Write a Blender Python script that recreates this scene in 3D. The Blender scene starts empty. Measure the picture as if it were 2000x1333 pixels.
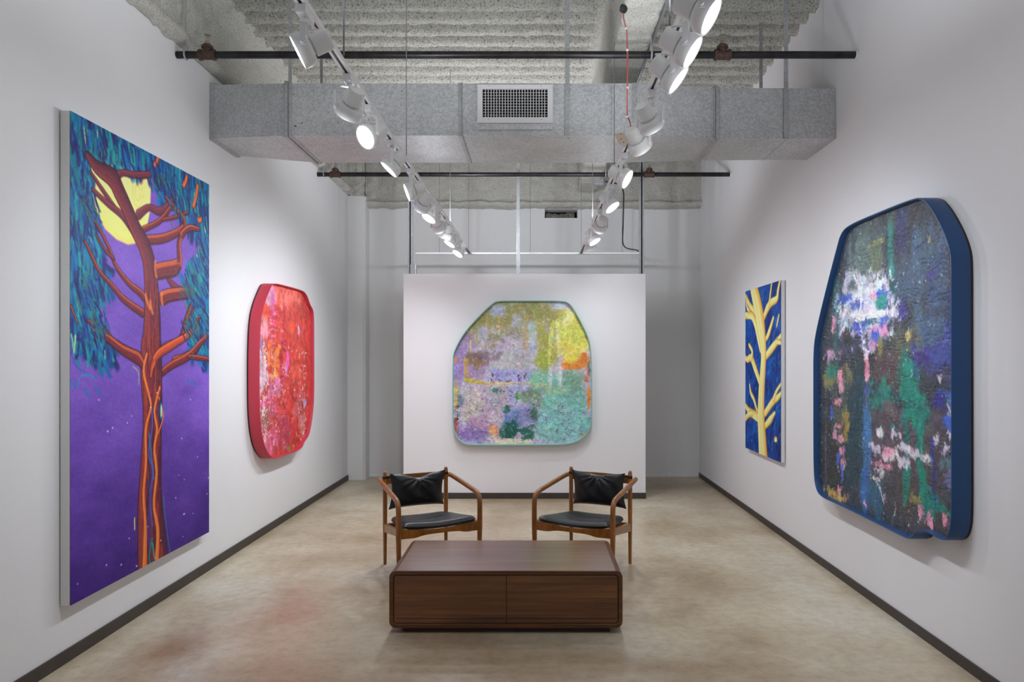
import bpy, bmesh, math, random
import numpy as np
from mathutils import Vector, Matrix

# ------------------------------------------------------------------ camera, world, exposure
SC = bpy.context.scene
COL = SC.collection
F, VX, VY, EYE = 1420.0, 1046.0, 701.0, 1.52      # focal length (px of a 2000 px wide frame), vanishing point, eye height
cam_d = bpy.data.cameras.new('camera')
cam = bpy.data.objects.new('camera', cam_d)
COL.objects.link(cam)
cam.location = (0, 0, EYE)
cam.rotation_euler = (math.pi / 2, 0, 0)
cam_d.sensor_width = 36.0
cam_d.lens = 36.0 * F / 2000.0
cam_d.shift_x = -(VX - 1000.0) / 2000.0
cam_d.shift_y = (VY - 666.5) / 2000.0
cam_d.clip_start = 0.05
SC.camera = cam

world = bpy.data.worlds.new('world')
SC.world = world
world.use_nodes = True
world.node_tree.nodes['Background'].inputs[0].default_value = (0.90, 0.95, 1.03, 1)
world.node_tree.nodes['Background'].inputs[1].default_value = 0.52

vs = SC.view_settings
vs.view_transform = 'Standard'
vs.look = 'None'
vs.exposure = -0.69
vs.gamma = 1.0
vs.use_curve_mapping = False

LAMP_W = 25.0          # watts of each track lamp
LAMP_EMIT = 14.0
LAMP_COL = (0.94, 0.985, 1.06)
UP_FILL_W = 19.0          # watts of the fill added at each head to brighten the ceiling

XL, XR = -2.35, 2.107   # side walls
YB, YF = 9.35, -2.2     # back wall, open end behind the camera
DECK = EYE + 2.613      # underside of the sprayed steel deck
PART_Y = 7.89           # face of the freestanding wall


def P(px, py, d):
    return Vector(((px - VX) * d / F, d, EYE - (py - VY) * d / F))


rnd = random.Random(7)

# ------------------------------------------------------------------ materials
def srgb(r, g, b):
    def f(c):
        c /= 255.0
        return c / 12.92 if c <= 0.04045 else ((c + 0.055) / 1.055) ** 2.4
    return (f(r), f(g), f(b), 1.0)


MATS = {}


def new_mat(name):
    m = bpy.data.materials.new(name)
    m.use_nodes = True
    nt = m.node_tree
    b = nt.nodes['Principled BSDF']
    MATS[name] = m
    return m, nt, b


def N(nt, kind, **kw):
    n = nt.nodes.new(kind)
    for k, v in kw.items():
        if isinstance(k, str) and k.startswith('i_'):
            n.inputs[k[2:].replace('_', ' ')].default_value = v
        else:
            setattr(n, k, v)
    return n


def ramp(nt, stops, interp='LINEAR'):
    r = nt.nodes.new('ShaderNodeValToRGB')
    r.color_ramp.interpolation = interp
    e = r.color_ramp.elements
    e[0].position, e[0].color = stops[0]
    e[1].position, e[1].color = stops[-1]
    for p, c in stops[1:-1]:
        x = e.new(p)
        x.color = c
    return r


def coords(nt, scale=(1, 1, 1), kind='Object'):
    t = nt.nodes.new('ShaderNodeTexCoord')
    mp = nt.nodes.new('ShaderNodeMapping')
    mp.inputs['Scale'].default_value = scale
    nt.links.new(t.outputs[kind], mp.inputs['Vector'])
    return mp.outputs['Vector']


def bump(nt, b, height_socket, strength=0.3, dist=0.01):
    bp = nt.nodes.new('ShaderNodeBump')
    bp.inputs['Strength'].default_value = strength
    bp.inputs['Distance'].default_value = dist
    nt.links.new(height_socket, bp.inputs['Height'])
    nt.links.new(bp.outputs['Normal'], b.inputs['Normal'])


def plain(name, col, rough=0.5, metal=0.0, noise=0.0, nscale=20, spec=0.5):
    m, nt, b = new_mat(name)
    b.inputs['Base Color'].default_value = col
    b.inputs['Roughness'].default_value = rough
    b.inputs['Metallic'].default_value = metal
    b.inputs['Specular IOR Level'].default_value = spec
    if noise:
        v = coords(nt)
        n = N(nt, 'ShaderNodeTexNoise', i_Scale=nscale, i_Detail=4.0)
        nt.links.new(v, n.inputs['Vector'])
        r = ramp(nt, [(0.3, tuple(c * (1 - noise) for c in col[:3]) + (1,)), (0.7, tuple(min(1, c * (1 + noise)) for c in col[:3]) + (1,))])
        nt.links.new(n.outputs['Fac'], r.inputs['Fac'])
        nt.links.new(r.outputs['Color'], b.inputs['Base Color'])
    return m


def mat_wall(name, col, bstr=0.04, sc=60):
    m, nt, b = new_mat(name)
    b.inputs['Roughness'].default_value = 0.85
    b.inputs['Specular IOR Level'].default_value = 0.2
    v = coords(nt)
    n = N(nt, 'ShaderNodeTexNoise', i_Scale=1.3, i_Detail=3.0)
    nt.links.new(v, n.inputs['Vector'])
    r = ramp(nt, [(0.3, tuple(c * 0.97 for c in col[:3]) + (1,)), (0.7, col)])
    nt.links.new(n.outputs['Fac'], r.inputs['Fac'])
    nt.links.new(r.outputs['Color'], b.inputs['Base Color'])
    n2 = N(nt, 'ShaderNodeTexNoise', i_Scale=sc, i_Detail=4.0)
    nt.links.new(v, n2.inputs['Vector'])
    bump(nt, b, n2.outputs['Fac'], bstr, 0.004)
    return m


mat_wall('wall_white', (0.80, 0.795, 0.81, 1))
mat_wall('wall_rough', (0.80, 0.80, 0.80, 1), 0.5, 9)
plain('baseboard_brown', srgb(62, 54, 50), 0.5, noise=0.12, nscale=9)


def mat_floor():
    m, nt, b = new_mat('concrete_floor')
    v = coords(nt)
    n1 = N(nt, 'ShaderNodeTexNoise', i_Scale=0.75, i_Detail=7.0, i_Roughness=0.66, i_Distortion=0.15)
    nt.links.new(v, n1.inputs['Vector'])
    r1 = ramp(nt, [(0.28, srgb(150, 127, 95)), (0.43, srgb(184, 166, 138)), (0.55, srgb(202, 189, 165)), (0.70, srgb(216, 209, 194))])
    nt.links.new(n1.outputs['Fac'], r1.inputs['Fac'])
    n2 = N(nt, 'ShaderNodeTexNoise', i_Scale=0.42, i_Detail=3.0, i_Roughness=0.5, i_Distortion=0.15)
    mp = N(nt, 'ShaderNodeMapping')
    mp.inputs['Location'].default_value = (3.7, 1.9, 0)
    nt.links.new(v, mp.inputs['Vector'])
    nt.links.new(mp.outputs['Vector'], n2.inputs['Vector'])
    r2 = ramp(nt, [(0.50, (0, 0, 0, 1)), (0.72, (1, 1, 1, 1))])
    nt.links.new(n2.outputs['Fac'], r2.inputs['Fac'])
    mx = N(nt, 'ShaderNodeMix', data_type='RGBA')
    mul = N(nt, 'ShaderNodeMath', operation='MULTIPLY')
    mul.inputs[1].default_value = 0.62
    nt.links.new(r2.outputs['Color'], mul.inputs[0])
    nt.links.new(mul.outputs[0], mx.inputs[0])
    nt.links.new(r1.outputs['Color'], mx.inputs[6])
    mx.inputs[7].default_value = srgb(140, 108, 78)
    # larger tinted patches, each with its own place on the slab
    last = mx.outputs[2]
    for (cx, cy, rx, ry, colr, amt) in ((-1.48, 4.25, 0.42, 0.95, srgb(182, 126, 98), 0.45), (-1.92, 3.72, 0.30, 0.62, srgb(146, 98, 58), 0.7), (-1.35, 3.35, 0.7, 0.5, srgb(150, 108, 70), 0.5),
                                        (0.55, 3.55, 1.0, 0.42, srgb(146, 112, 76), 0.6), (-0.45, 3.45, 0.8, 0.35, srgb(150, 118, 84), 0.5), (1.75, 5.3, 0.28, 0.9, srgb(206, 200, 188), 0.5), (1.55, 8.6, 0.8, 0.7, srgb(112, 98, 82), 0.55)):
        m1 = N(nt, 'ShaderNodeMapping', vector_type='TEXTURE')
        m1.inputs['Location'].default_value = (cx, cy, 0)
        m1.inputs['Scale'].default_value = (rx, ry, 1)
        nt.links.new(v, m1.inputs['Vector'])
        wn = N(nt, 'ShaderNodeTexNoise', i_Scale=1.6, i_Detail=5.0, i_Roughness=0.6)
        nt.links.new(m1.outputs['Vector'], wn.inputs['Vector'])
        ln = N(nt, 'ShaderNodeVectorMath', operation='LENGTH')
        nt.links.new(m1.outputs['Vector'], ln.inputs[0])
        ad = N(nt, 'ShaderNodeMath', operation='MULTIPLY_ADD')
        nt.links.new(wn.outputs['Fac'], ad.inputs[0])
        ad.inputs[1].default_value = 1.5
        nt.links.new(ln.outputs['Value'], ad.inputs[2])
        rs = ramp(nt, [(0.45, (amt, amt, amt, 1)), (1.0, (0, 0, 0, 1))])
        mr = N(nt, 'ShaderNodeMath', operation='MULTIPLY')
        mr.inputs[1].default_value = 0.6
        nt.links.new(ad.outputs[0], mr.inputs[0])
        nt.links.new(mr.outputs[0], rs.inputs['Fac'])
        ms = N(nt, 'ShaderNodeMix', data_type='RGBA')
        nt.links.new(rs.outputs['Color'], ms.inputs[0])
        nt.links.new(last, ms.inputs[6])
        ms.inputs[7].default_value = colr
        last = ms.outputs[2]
    # fine mottling
    n3 = N(nt, 'ShaderNodeTexNoise', i_Scale=16.0, i_Detail=6.0, i_Roughness=0.7)
    nt.links.new(v, n3.inputs['Vector'])
    r3 = ramp(nt, [(0.30, (0.78, 0.77, 0.75, 1)), (0.5, (0.97, 0.97, 0.97, 1)), (0.72, (1.12, 1.12, 1.13, 1))])
    nt.links.new(n3.outputs['Fac'], r3.inputs['Fac'])
    mm = N(nt, 'ShaderNodeMix', data_type='RGBA', blend_type='MULTIPLY')
    mm.inputs[0].default_value = 1.0
    nt.links.new(last, mm.inputs[6])
    nt.links.new(r3.outputs['Color'], mm.inputs[7])
    # white paint flecks
    vo = N(nt, 'ShaderNodeTexVoronoi', i_Scale=26.0)
    nt.links.new(v, vo.inputs['Vector'])
    rv = ramp(nt, [(0.03, (1, 1, 1, 1)), (0.075, (0, 0, 0, 1))])
    nt.links.new(vo.outputs['Distance'], rv.inputs['Fac'])
    n4 = N(nt, 'ShaderNodeTexNoise', i_Scale=1.7, i_Detail=3.0)
    nt.links.new(v, n4.inputs['Vector'])
    r4 = ramp(nt, [(0.47, (0, 0, 0, 1)), (0.62, (0.75, 0.75, 0.75, 1))])
    nt.links.new(n4.outputs['Fac'], r4.inputs['Fac'])
    mf = N(nt, 'ShaderNodeMath', operation='MULTIPLY')
    nt.links.new(rv.outputs['Color'], mf.inputs[0])
    nt.links.new(r4.outputs['Color'], mf.inputs[1])
    mw = N(nt, 'ShaderNodeMix', data_type='RGBA')
    nt.links.new(mf.outputs[0], mw.inputs[0])
    nt.links.new(mm.outputs[2], mw.inputs[6])
    mw.inputs[7].default_value = srgb(225, 222, 215)
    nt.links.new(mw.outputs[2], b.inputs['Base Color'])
    rr = ramp(nt, [(0.3, (0.285, 0.285, 0.285, 1)), (0.7, (0.35, 0.35, 0.35, 1))])
    nt.links.new(n1.outputs['Fac'], rr.inputs['Fac'])
    nt.links.new(rr.outputs['Color'], b.inputs['Roughness'])
    b.inputs['Specular IOR Level'].default_value = 0.5
    bump(nt, b, n3.outputs['Fac'], 0.05, 0.004)


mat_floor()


def mat_spray(name, ca, cb, pit, scale=70):
    m, nt, b = new_mat(name)
    b.inputs['Roughness'].default_value = 0.95
    b.inputs['Specular IOR Level'].default_value = 0.1
    v = coords(nt)
    n = N(nt, 'ShaderNodeTexNoise', i_Scale=scale, i_Detail=5.0, i_Roughness=0.65)
    nt.links.new(v, n.inputs['Vector'])
    r = ramp(nt, [(0.33, pit), (0.46, ca), (0.68, cb)])
    nt.links.new(n.outputs['Fac'], r.inputs['Fac'])
    nt.links.new(r.outputs['Color'], b.inputs['Base Color'])
    bump(nt, b, n.outputs['Fac'], 1.0, 0.022)


mat_spray('sprayed_deck', (0.62, 0.605, 0.54, 1), (0.82, 0.81, 0.75, 1), (0.20, 0.19, 0.16, 1))
mat_spray('sprayed_beam', (0.76, 0.745, 0.68, 1), (0.88, 0.87, 0.81, 1), (0.46, 0.45, 0.39, 1), 85)


def mat_galv(name, base=0.60, metal=0.45, rough=0.55):
    m, nt, b = new_mat(name)
    v = coords(nt)
    vo = N(nt, 'ShaderNodeTexVoronoi', i_Scale=95.0)
    nt.links.new(v, vo.inputs['Vector'])
    n = N(nt, 'ShaderNodeTexNoise', i_Scale=3.0, i_Detail=6.0, i_Roughness=0.6)
    nt.links.new(v, n.inputs['Vector'])
    sep = N(nt, 'ShaderNodeSeparateColor')
    nt.links.new(vo.outputs['Color'], sep.inputs[0])
    mxv = N(nt, 'ShaderNodeMath', operation='MULTIPLY_ADD')
    mxv.inputs[1].default_value = 0.42
    nt.links.new(sep.outputs[0], mxv.inputs[0])
    sc = N(nt, 'ShaderNodeMath', operation='MULTIPLY')
    sc.inputs[1].default_value = 0.6
    nt.links.new(n.outputs['Fac'], sc.inputs[0])
    nt.links.new(sc.outputs[0], mxv.inputs[2])
    r = ramp(nt, [(0.2, (base * 0.72, base * 0.74, base * 0.76, 1)), (0.75, (base * 1.12, base * 1.14, base * 1.16, 1))])
    nt.links.new(mxv.outputs[0], r.inputs['Fac'])
    nt.links.new(r.outputs['Color'], b.inputs['Base Color'])
    b.inputs['Metallic'].default_value = metal
    b.inputs['Roughness'].default_value = rough
    n2 = N(nt, 'ShaderNodeTexNoise', i_Scale=4.0, i_Detail=2.0)
    nt.links.new(v, n2.inputs['Vector'])
    bump(nt, b, n2.outputs['Fac'], 0.25, 0.02)


mat_galv('galvanized')
mat_galv('galvanized_strap', 0.5, 0.6, 0.45)
plain('white_paint_metal', (0.88, 0.88, 0.89, 1), 0.4)
plain('grille_white', (0.74, 0.73, 0.74, 1), 0.4)
plain('black_void', (0.006, 0.006, 0.007, 1), 0.9)
plain('slot_dark', (0.07, 0.06, 0.055, 1), 0.6)
plain('black_pipe', (0.022, 0.020, 0.022, 1), 0.32, 0.4, noise=0.5, nscale=14)
plain('bronze_fitting', (0.085, 0.050, 0.038, 1), 0.5, 0.4, noise=0.35, nscale=50)
plain('brass', (0.42, 0.36, 0.29, 1), 0.35, 0.8)
plain('steel_wire', (0.22, 0.22, 0.23, 1), 0.5, 0.5)
plain('strut_steel', (0.52, 0.54, 0.56, 1), 0.38, 0.7, noise=0.12)
plain('black_rubber', (0.012, 0.012, 0.014, 1), 0.5)
plain('red_cable', srgb(190, 85, 75), 0.5)
plain('beige_plate', srgb(225, 205, 185), 0.5)
plain('box_grey', (0.45, 0.46, 0.48, 1), 0.45, 0.5)
plain('canvas_white', (0.74, 0.735, 0.72, 1), 0.8)
plain('crumpled', srgb(150, 145, 135), 0.8, noise=0.3)


def mat_lens():
    m, nt, b = new_mat('lamp_lens')
    b.inputs['Base Color'].default_value = (1, 1, 1, 1)
    b.inputs['Emission Color'].default_value = (1.0, 0.98, 0.94, 1)
    b.inputs['Emission Strength'].default_value = LAMP_EMIT


mat_lens()


def mat_wood(name, dark, mid, light, axis_scale, rough=0.35, coat=0.0):
    m, nt, b = new_mat(name)
    v = coords(nt, axis_scale)
    n = N(nt, 'ShaderNodeTexNoise', i_Scale=1.0, i_Detail=8.0, i_Roughness=0.68, i_Distortion=0.5)
    nt.links.new(v, n.inputs['Vector'])
    r = ramp(nt, [(0.30, dark), (0.5, mid), (0.70, light)])
    nt.links.new(n.outputs['Fac'], r.inputs['Fac'])
    nt.links.new(r.outputs['Color'], b.inputs['Base Color'])
    b.inputs['Roughness'].default_value = rough
    b.inputs['Coat Weight'].default_value = coat
    b.inputs['Coat Roughness'].default_value = 0.29
    b.inputs['Coat IOR'].default_value = 1.6
    bump(nt, b, n.outputs['Fac'], 0.05, 0.002)


mat_wood('walnut', srgb(70, 36, 11), srgb(108, 60, 23), srgb(138, 86, 40), (1.3, 26, 34), 0.30, 0.6)
mat_wood('walnut_rim', srgb(72, 38, 18), srgb(96, 56, 29), srgb(118, 72, 40), (2.0, 14, 30), 0.36)
mat_wood('teak', srgb(104, 58, 16), srgb(142, 86, 28), srgb(172, 110, 44), (14, 14, 3.5), 0.35, 0.25)
plain('plinth_dark', srgb(48, 24, 16), 0.5)


def mat_leather():
    m, nt, b = new_mat('black_leather')
    b.inputs['Base Color'].default_value = (0.010, 0.011, 0.013, 1)
    b.inputs['Roughness'].default_value = 0.42
    v = coords(nt)
    n = N(nt, 'ShaderNodeTexNoise', i_Scale=160.0, i_Detail=3.0)
    nt.links.new(v, n.inputs['Vector'])
    bump(nt, b, n.outputs['Fac'], 0.12, 0.003)


mat_leather()


def mat_paint(name, rough, spec, bstr, bscale, rough2=None):
    """oil paint whose colour is the painter's own, stored on the canvas mesh"""
    m, nt, b = new_mat(name)
    a = nt.nodes.new('ShaderNodeAttribute')
    a.attribute_name = 'paint'
    nt.links.new(a.outputs['Color'], b.inputs['Base Color'])
    v = coords(nt)
    n = N(nt, 'ShaderNodeTexNoise', i_Scale=bscale, i_Detail=5.0, i_Roughness=0.65)
    nt.links.new(v, n.inputs['Vector'])
    bump(nt, b, n.outputs['Fac'], bstr, 0.006)
    if rough2 is None:
        b.inputs['Roughness'].default_value = rough
    else:
        r = ramp(nt, [(0.35, (rough,) * 3 + (1,)), (0.65, (rough2,) * 3 + (1,))])
        nt.links.new(n.outputs['Fac'], r.inputs['Fac'])
        nt.links.new(r.outputs['Color'], b.inputs['Roughness'])
    b.inputs['Specular IOR Level'].default_value = spec
    return m


mat_paint('paint_satin', 0.55, 0.25, 0.15, 60)
mat_paint('paint_impasto', 0.28, 0.4, 0.5, 55, 0.6)
plain('frame_blue', srgb(30, 72, 122), 0.42, noise=0.04, nscale=300)
plain('frame_red', srgb(196, 56, 76), 0.5)
plain('frame_mint', srgb(136, 190, 182), 0.45)

# ------------------------------------------------------------------ mesh helpers
class MB:
    def __init__(self):
        self.v, self.f = [], []

    def add(self, verts, faces):
        o = len(self.v)
        self.v += [Vector(p) for p in verts]
        self.f += [[i + o for i in f] for f in faces]
        return self

    def box(self, x0, x1, y0, y1, z0, z1):
        return self.add([(x0, y0, z0), (x1, y0, z0), (x1, y1, z0), (x0, y1, z0), (x0, y0, z1), (x1, y0, z1), (x1, y1, z1), (x0, y1, z1)],
                        [(0, 3, 2, 1), (4, 5, 6, 7), (0, 1, 5, 4), (1, 2, 6, 5), (2, 3, 7, 6), (3, 0, 4, 7)])

    def loft(self, rings, cap0=True, cap1=True, closed=True):
        n = len(rings[0])
        o = len(self.v)
        for r in rings:
            self.v += [Vector(p) for p in r]
        for i in range(len(rings) - 1):
            for j in range(n if closed else n - 1):
                a = o + i * n + j
                b_ = o + i * n + (j + 1) % n
                self.f.append([a, b_, b_ + n, a + n])
        if cap0:
            self.f.append([o + j for j in range(n)][::-1])
        if cap1:
            self.f.append([o + (len(rings) - 1) * n + j for j in range(n)])
        return self

    def tube(self, pts, r, n=10, flat=1.0):
        pts = [Vector(p) for p in pts]
        rs = r if isinstance(r, (list, tuple)) else [r] * len(pts)
        rings = []
        up = None
        for i, p in enumerate(pts):
            t = (pts[min(i + 1, len(pts) - 1)] - pts[max(i - 1, 0)]).normalized()
            if up is None:
                up = Vector((0, 0, 1)) if abs(t.z) < 0.9 else Vector((1, 0, 0))
            s = t.cross(up)
            if s.length < 1e-5:
                s = t.orthogonal()
            s.normalize()
            up = s.cross(t).normalized()
            rings.append([p + (s * math.cos(a) + up * math.sin(a) * flat) * rs[i] for a in [2 * math.pi * k / n for k in range(n)]])
        return self.loft(rings)

    def lathe(self, prof, origin, axis, n=24):
        """prof: (distance along axis, radius)"""
        axis = Vector(axis).normalized()
        s = axis.orthogonal().normalized()
        t = axis.cross(s)
        o = Vector(origin)
        rings = [[o + axis * h + (s * math.cos(a) + t * math.sin(a)) * max(r, 1e-5) for a in [2 * math.pi * k / n for k in range(n)]] for h, r in prof]
        return self.loft(rings)

    def strip(self, path, w_vec, th_vec):
        """flat bar along path with constant width and thickness vectors"""
        w, th = Vector(w_vec) / 2, Vector(th_vec) / 2
        return self.loft([[Vector(p) - w - th, Vector(p) + w - th, Vector(p) + w + th, Vector(p) - w + th] for p in path])

    def prism(self, poly, y0, y1):
        """poly in (x, z), extruded in y"""
        return self.loft([[(x, y0, z) for x, z in poly], [(x, y1, z) for x, z in poly]])

    def build(self, name, mat, parent=None, smooth=False, bevel=0.0, local=False, auto=True):
        me = bpy.data.meshes.new(name)
        off = Vector((0, 0, 0))
        if parent is not None and not local:
            off = world_loc(parent)
        me.from_pydata([tuple(p - off) for p in self.v], [], self.f)
        bm = bmesh.new()
        bm.from_mesh(me)
        bmesh.ops.recalc_face_normals(bm, faces=bm.faces)
        if bevel:
            es = [e for e in bm.edges if len(e.link_faces) == 2 and e.calc_face_angle(0) > 0.6]
            bmesh.ops.bevel(bm, geom=es, offset=bevel, segments=2, affect='EDGES', profile=0.6)
        if smooth:
            for fc in bm.faces:
                fc.smooth = True
            for e in bm.edges:
                if len(e.link_faces) == 2 and e.calc_face_angle(0) > 0.75:
                    e.smooth = False
        bm.to_mesh(me)
        bm.free()
        o = bpy.data.objects.new(name, me)
        COL.objects.link(o)
        if mat:
            me.materials.append(MATS[mat])
        if parent is not None:
            o.parent = parent
        return o


LOCS = {}


def world_loc(o):
    v = Vector((0, 0, 0))
    while o is not None:
        v += Vector(o.location)
        o = o.parent
    return v


def tag(o, label, cat, group=None):
    o['label'] = label
    o['category'] = cat
    if group:
        o['group'] = group
    return o


def thing(name, label, cat, loc=(0, 0, 0), rz=0.0, group=None):
    o = bpy.data.objects.new(name, None)
    o.empty_display_size = 0.1
    COL.objects.link(o)
    o.location = loc
    o.rotation_euler = (0, 0, rz)
    return tag(o, label, cat, group)


def struct(o):
    o['kind'] = 'structure'
    return o


# ------------------------------------------------------------------ numpy noise
def vnoise(h, w, cy, cx, rng):
    gy, gx = int(h / cy) + 3, int(w / cx) + 3
    g = rng.random((gy, gx))
    y = np.arange(h) / cy
    x = np.arange(w) / cx
    yi, xi = y.astype(int), x.astype(int)
    fy, fx = y - yi, x - xi
    fy = (fy * fy * (3 - 2 * fy))[:, None]
    fx = (fx * fx * (3 - 2 * fx))[None, :]
    a = g[yi][:, xi]
    b_ = g[yi][:, xi + 1]
    c = g[yi + 1][:, xi]
    d = g[yi + 1][:, xi + 1]
    return (a * (1 - fx) + b_ * fx) * (1 - fy) + (c * (1 - fx) + d * fx) * fy


def fbm(h, w, cy, cx, rng, oct=4, gain=0.55):
    out = np.zeros((h, w))
    amp, tot = 1.0, 0.0
    for k in range(oct):
        out += amp * vnoise(h, w, max(cy, 1.01), max(cx, 1.01), rng)
        tot += amp
        amp *= gain
        cy, cx = cy / 2, cx / 2
        if max(cx, cy) < 1.0:
            break
    return out / tot


def grid_mesh(name, X, Y, Z, mat, parent=None, smooth=True, flip=False):
    h, w = X.shape
    off = world_loc(parent) if parent is not None else Vector((0, 0, 0))
    co = np.stack([X - off.x, Y - off.y, Z - off.z], -1).reshape(-1, 3).astype(np.float32)
    i = np.arange(h * w).reshape(h, w)
    q = np.stack([i[:-1, :-1], i[:-1, 1:], i[1:, 1:], i[1:, :-1]], -1).reshape(-1, 4)
    if flip:
        q = q[:, ::-1]
    return raw_mesh(name, co, q, mat, parent, smooth)


def raw_mesh(name, co, q, mat, parent=None, smooth=True):
    me = bpy.data.meshes.new(name)
    nq = len(q)
    me.vertices.add(len(co))
    me.vertices.foreach_set('co', np.ascontiguousarray(co, dtype=np.float32).ravel())
    me.loops.add(nq * 4)
    me.loops.foreach_set('vertex_index', np.ascontiguousarray(q, dtype=np.int32).ravel())
    me.polygons.add(nq)
    me.polygons.foreach_set('loop_start', np.arange(0, nq * 4, 4, dtype=np.int32))
    me.polygons.foreach_set('loop_total', np.full(nq, 4, dtype=np.int32))
    if smooth:
        me.polygons.foreach_set('use_smooth', np.ones(nq, dtype=bool))
    me.update(calc_edges=True)
    me.validate()
    o = bpy.data.objects.new(name, me)
    COL.objects.link(o)
    me.materials.append(MATS[mat])
    if parent is not None:
        o.parent = parent
    return o


# ------------------------------------------------------------------ room shell
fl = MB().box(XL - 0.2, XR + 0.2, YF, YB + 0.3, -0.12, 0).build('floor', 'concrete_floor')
struct(fl)
struct(MB().box(XL - 0.15, XL, YF, YB + 0.2, 0, EYE + 2.061).build('wall_left', 'wall_white'))
struct(MB().box(XR, XR + 0.15, YF, YB + 0.2, 0, DECK + 0.15).build('wall_right', 'wall_white'))

# back wall with a small recess cut through it
wb = MB()
hx0, hx1 = (1064 - VX) * YB / F, (1128 - VX) * YB / F
hz0, hz1 = EYE - (426 - VY) * YB / F, EYE - (409 - VY) * YB / F
for x0, x1, z0, z1 in ((XL, hx0, 0, DECK), (hx1, XR, 0, DECK), (hx0, hx1, 0, hz0), (hx0, hx1, hz1, DECK)):
    wb.box(x0, x1, YB, YB + 0.2, z0, z1)
wall_back = struct(wb.build('wall_back', 'wall_rough'))
MB().box(hx0 - 0.01, hx1 + 0.01, YB + 0.2, YB + 0.22, hz0 - 0.01, hz1 + 0.01).build('recess_back', 'black_void', wall_back)
# corner pier, slightly uneven at the foot
pier = MB()
pr = []
for z in np.linspace(0, 3.56, 30):
    j = lambda s: (rnd.random() - 0.5) * s
    pr.append([(XL, 9.10 + j(.004), z), (XL + 0.185 + j(.006), 9.10 + j(.004), z), (XL + 0.215 + j(.006), 9.14, z), (XL + 0.215, YB, z), (XL, YB, z)])
pier.loft(pr)
pier.build('pier', 'wall_rough', wall_back)
# ragged plaster lip along the foot of the back wall
lip = MB()
rr = []
for x in np.linspace(XL + 0.2, XR, 120):
    h = 0.02 + 0.018 * rnd.random()
    t = 0.006 + 0.008 * rnd.random()
    rr.append([(x, YB, 0), (x, YB - t, 0), (x, YB - t, h), (x, YB, h + 0.01)])
lip.loft(rr)
lip.build('plaster_edge', 'wall_rough', wall_back)

# freestanding wall
pw = MB().box((788 - VX) * PART_Y / F, (1261 - VX) * PART_Y / F, PART_Y, PART_Y + 0.125, 0.0, 2.442)
struct(pw.build('wall_center', 'wall_white', bevel=0.002))
struct(MB().box(-1.436, 1.197, PART_Y - 0.012, PART_Y - 0.0005, 0, 0.064).build('baseboard_center', 'baseboard_brown', bevel=0.002))
struct(MB().box(XL + 0.0005, XL + 0.012, YF, 9.095, 0, 0.066).build('baseboard_left', 'baseboard_brown', bevel=0.002))
struct(MB().box(XR - 0.012, XR - 0.0005, YF, YB - 0.02, 0, 0.056).build('baseboard_right', 'baseboard_brown', bevel=0.002))

# sprayed corrugated deck
rng = np.random.default_rng(3)
ys = np.concatenate([np.arange(YF, 4.9, 0.05), np.arange(4.9, 7.3, 0.012), np.arange(7.3, YB + 0.06, 0.04)])
xs = np.arange(XL - 0.02, XR + 0.03, 0.0125)
Xg, Yg = np.meshgrid(xs, ys)
pitch = 0.205
ph = ((Yg - 5.481) / pitch + 0.012 * fbm(len(ys), len(xs), 60, 60, rng)) % 1.0


def sstep(a, b, x):
    t = np.clip((x - a) / (b - a), 0, 1)
    return t * t * (3 - 2 * t)


flute = sstep(0.0, 0.07, ph) * (1 - sstep(0.36, 0.72, ph))
edge = sstep(-2.30, -2.20, Xg) * (1 - sstep(0.43, 0.52, Xg)) + sstep(0.80, 0.90, Xg)
Zg = DECK + 0.13 * flute * edge
Zg += 0.020 * (fbm(len(ys), len(xs), 16, 16, rng, 4, 0.75) - 0.5) + 0.020 * (fbm(len(ys), len(xs), 2.6, 2.6, rng, 2) - 0.5)
patch = np.exp(-(((Xg - 1.05) / 0.16) ** 2 + ((Yg - 6.62) / 0.07) ** 2)) + np.exp(-(((Xg - 1.80) / 0.10) ** 2 + ((Yg - 6.85) / 0.06) ** 2))
Zg -= 0.03 * np.clip(patch * 1.6 - 0.5, 0, 1)
ceiling = grid_mesh('ceiling', Xg, Yg, Zg, 'sprayed_deck', flip=True)
struct(ceiling)


def rough_sheet(name, prof, y0, y1, step, amp, seed, along='y', mat='sprayed_beam', cell=4):
    """profile polyline (a, z) swept along y (or x) with sprayed-on lumps"""
    r = np.random.default_rng(seed)
    p = [Vector((a, 0, z)) for a, z in prof]
    pts = []
    for i in range(len(p) - 1):
        n = max(2, int((p[i + 1] - p[i]).length / step))
        pts += [p[i].lerp(p[i + 1], k / n) for k in range(n)]
    pts.append(p[-1])
    A = np.array([q.x for q in pts])
    Zp = np.array([q.z for q in pts])
    t = np.arange(y0, y1 + step, step)
    da, dz = np.gradient(A), np.gradient(Zp)
    L = np.hypot(da, dz) + 1e-9
    na, nz = -dz / L, da / L
    nse = amp * ((fbm(len(t), len(A), cell * 3, cell * 3, r, 2) - 0.5) * 1.2 + (fbm(len(t), len(A), cell * 0.7, cell * 0.7, r, 2) - 0.5) * 1.5)
    Ag = A[None, :] + na[None, :] * nse
    Zz = Zp[None, :] + nz[None, :] * nse
    Tg = np.repeat(t[:, None], len(A), 1)
    if along == 'y':
        return grid_mesh(name, Ag, Tg, Zz, mat, ceiling)
    return grid_mesh(name, Tg, Ag, Zz, mat, ceiling)


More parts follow.
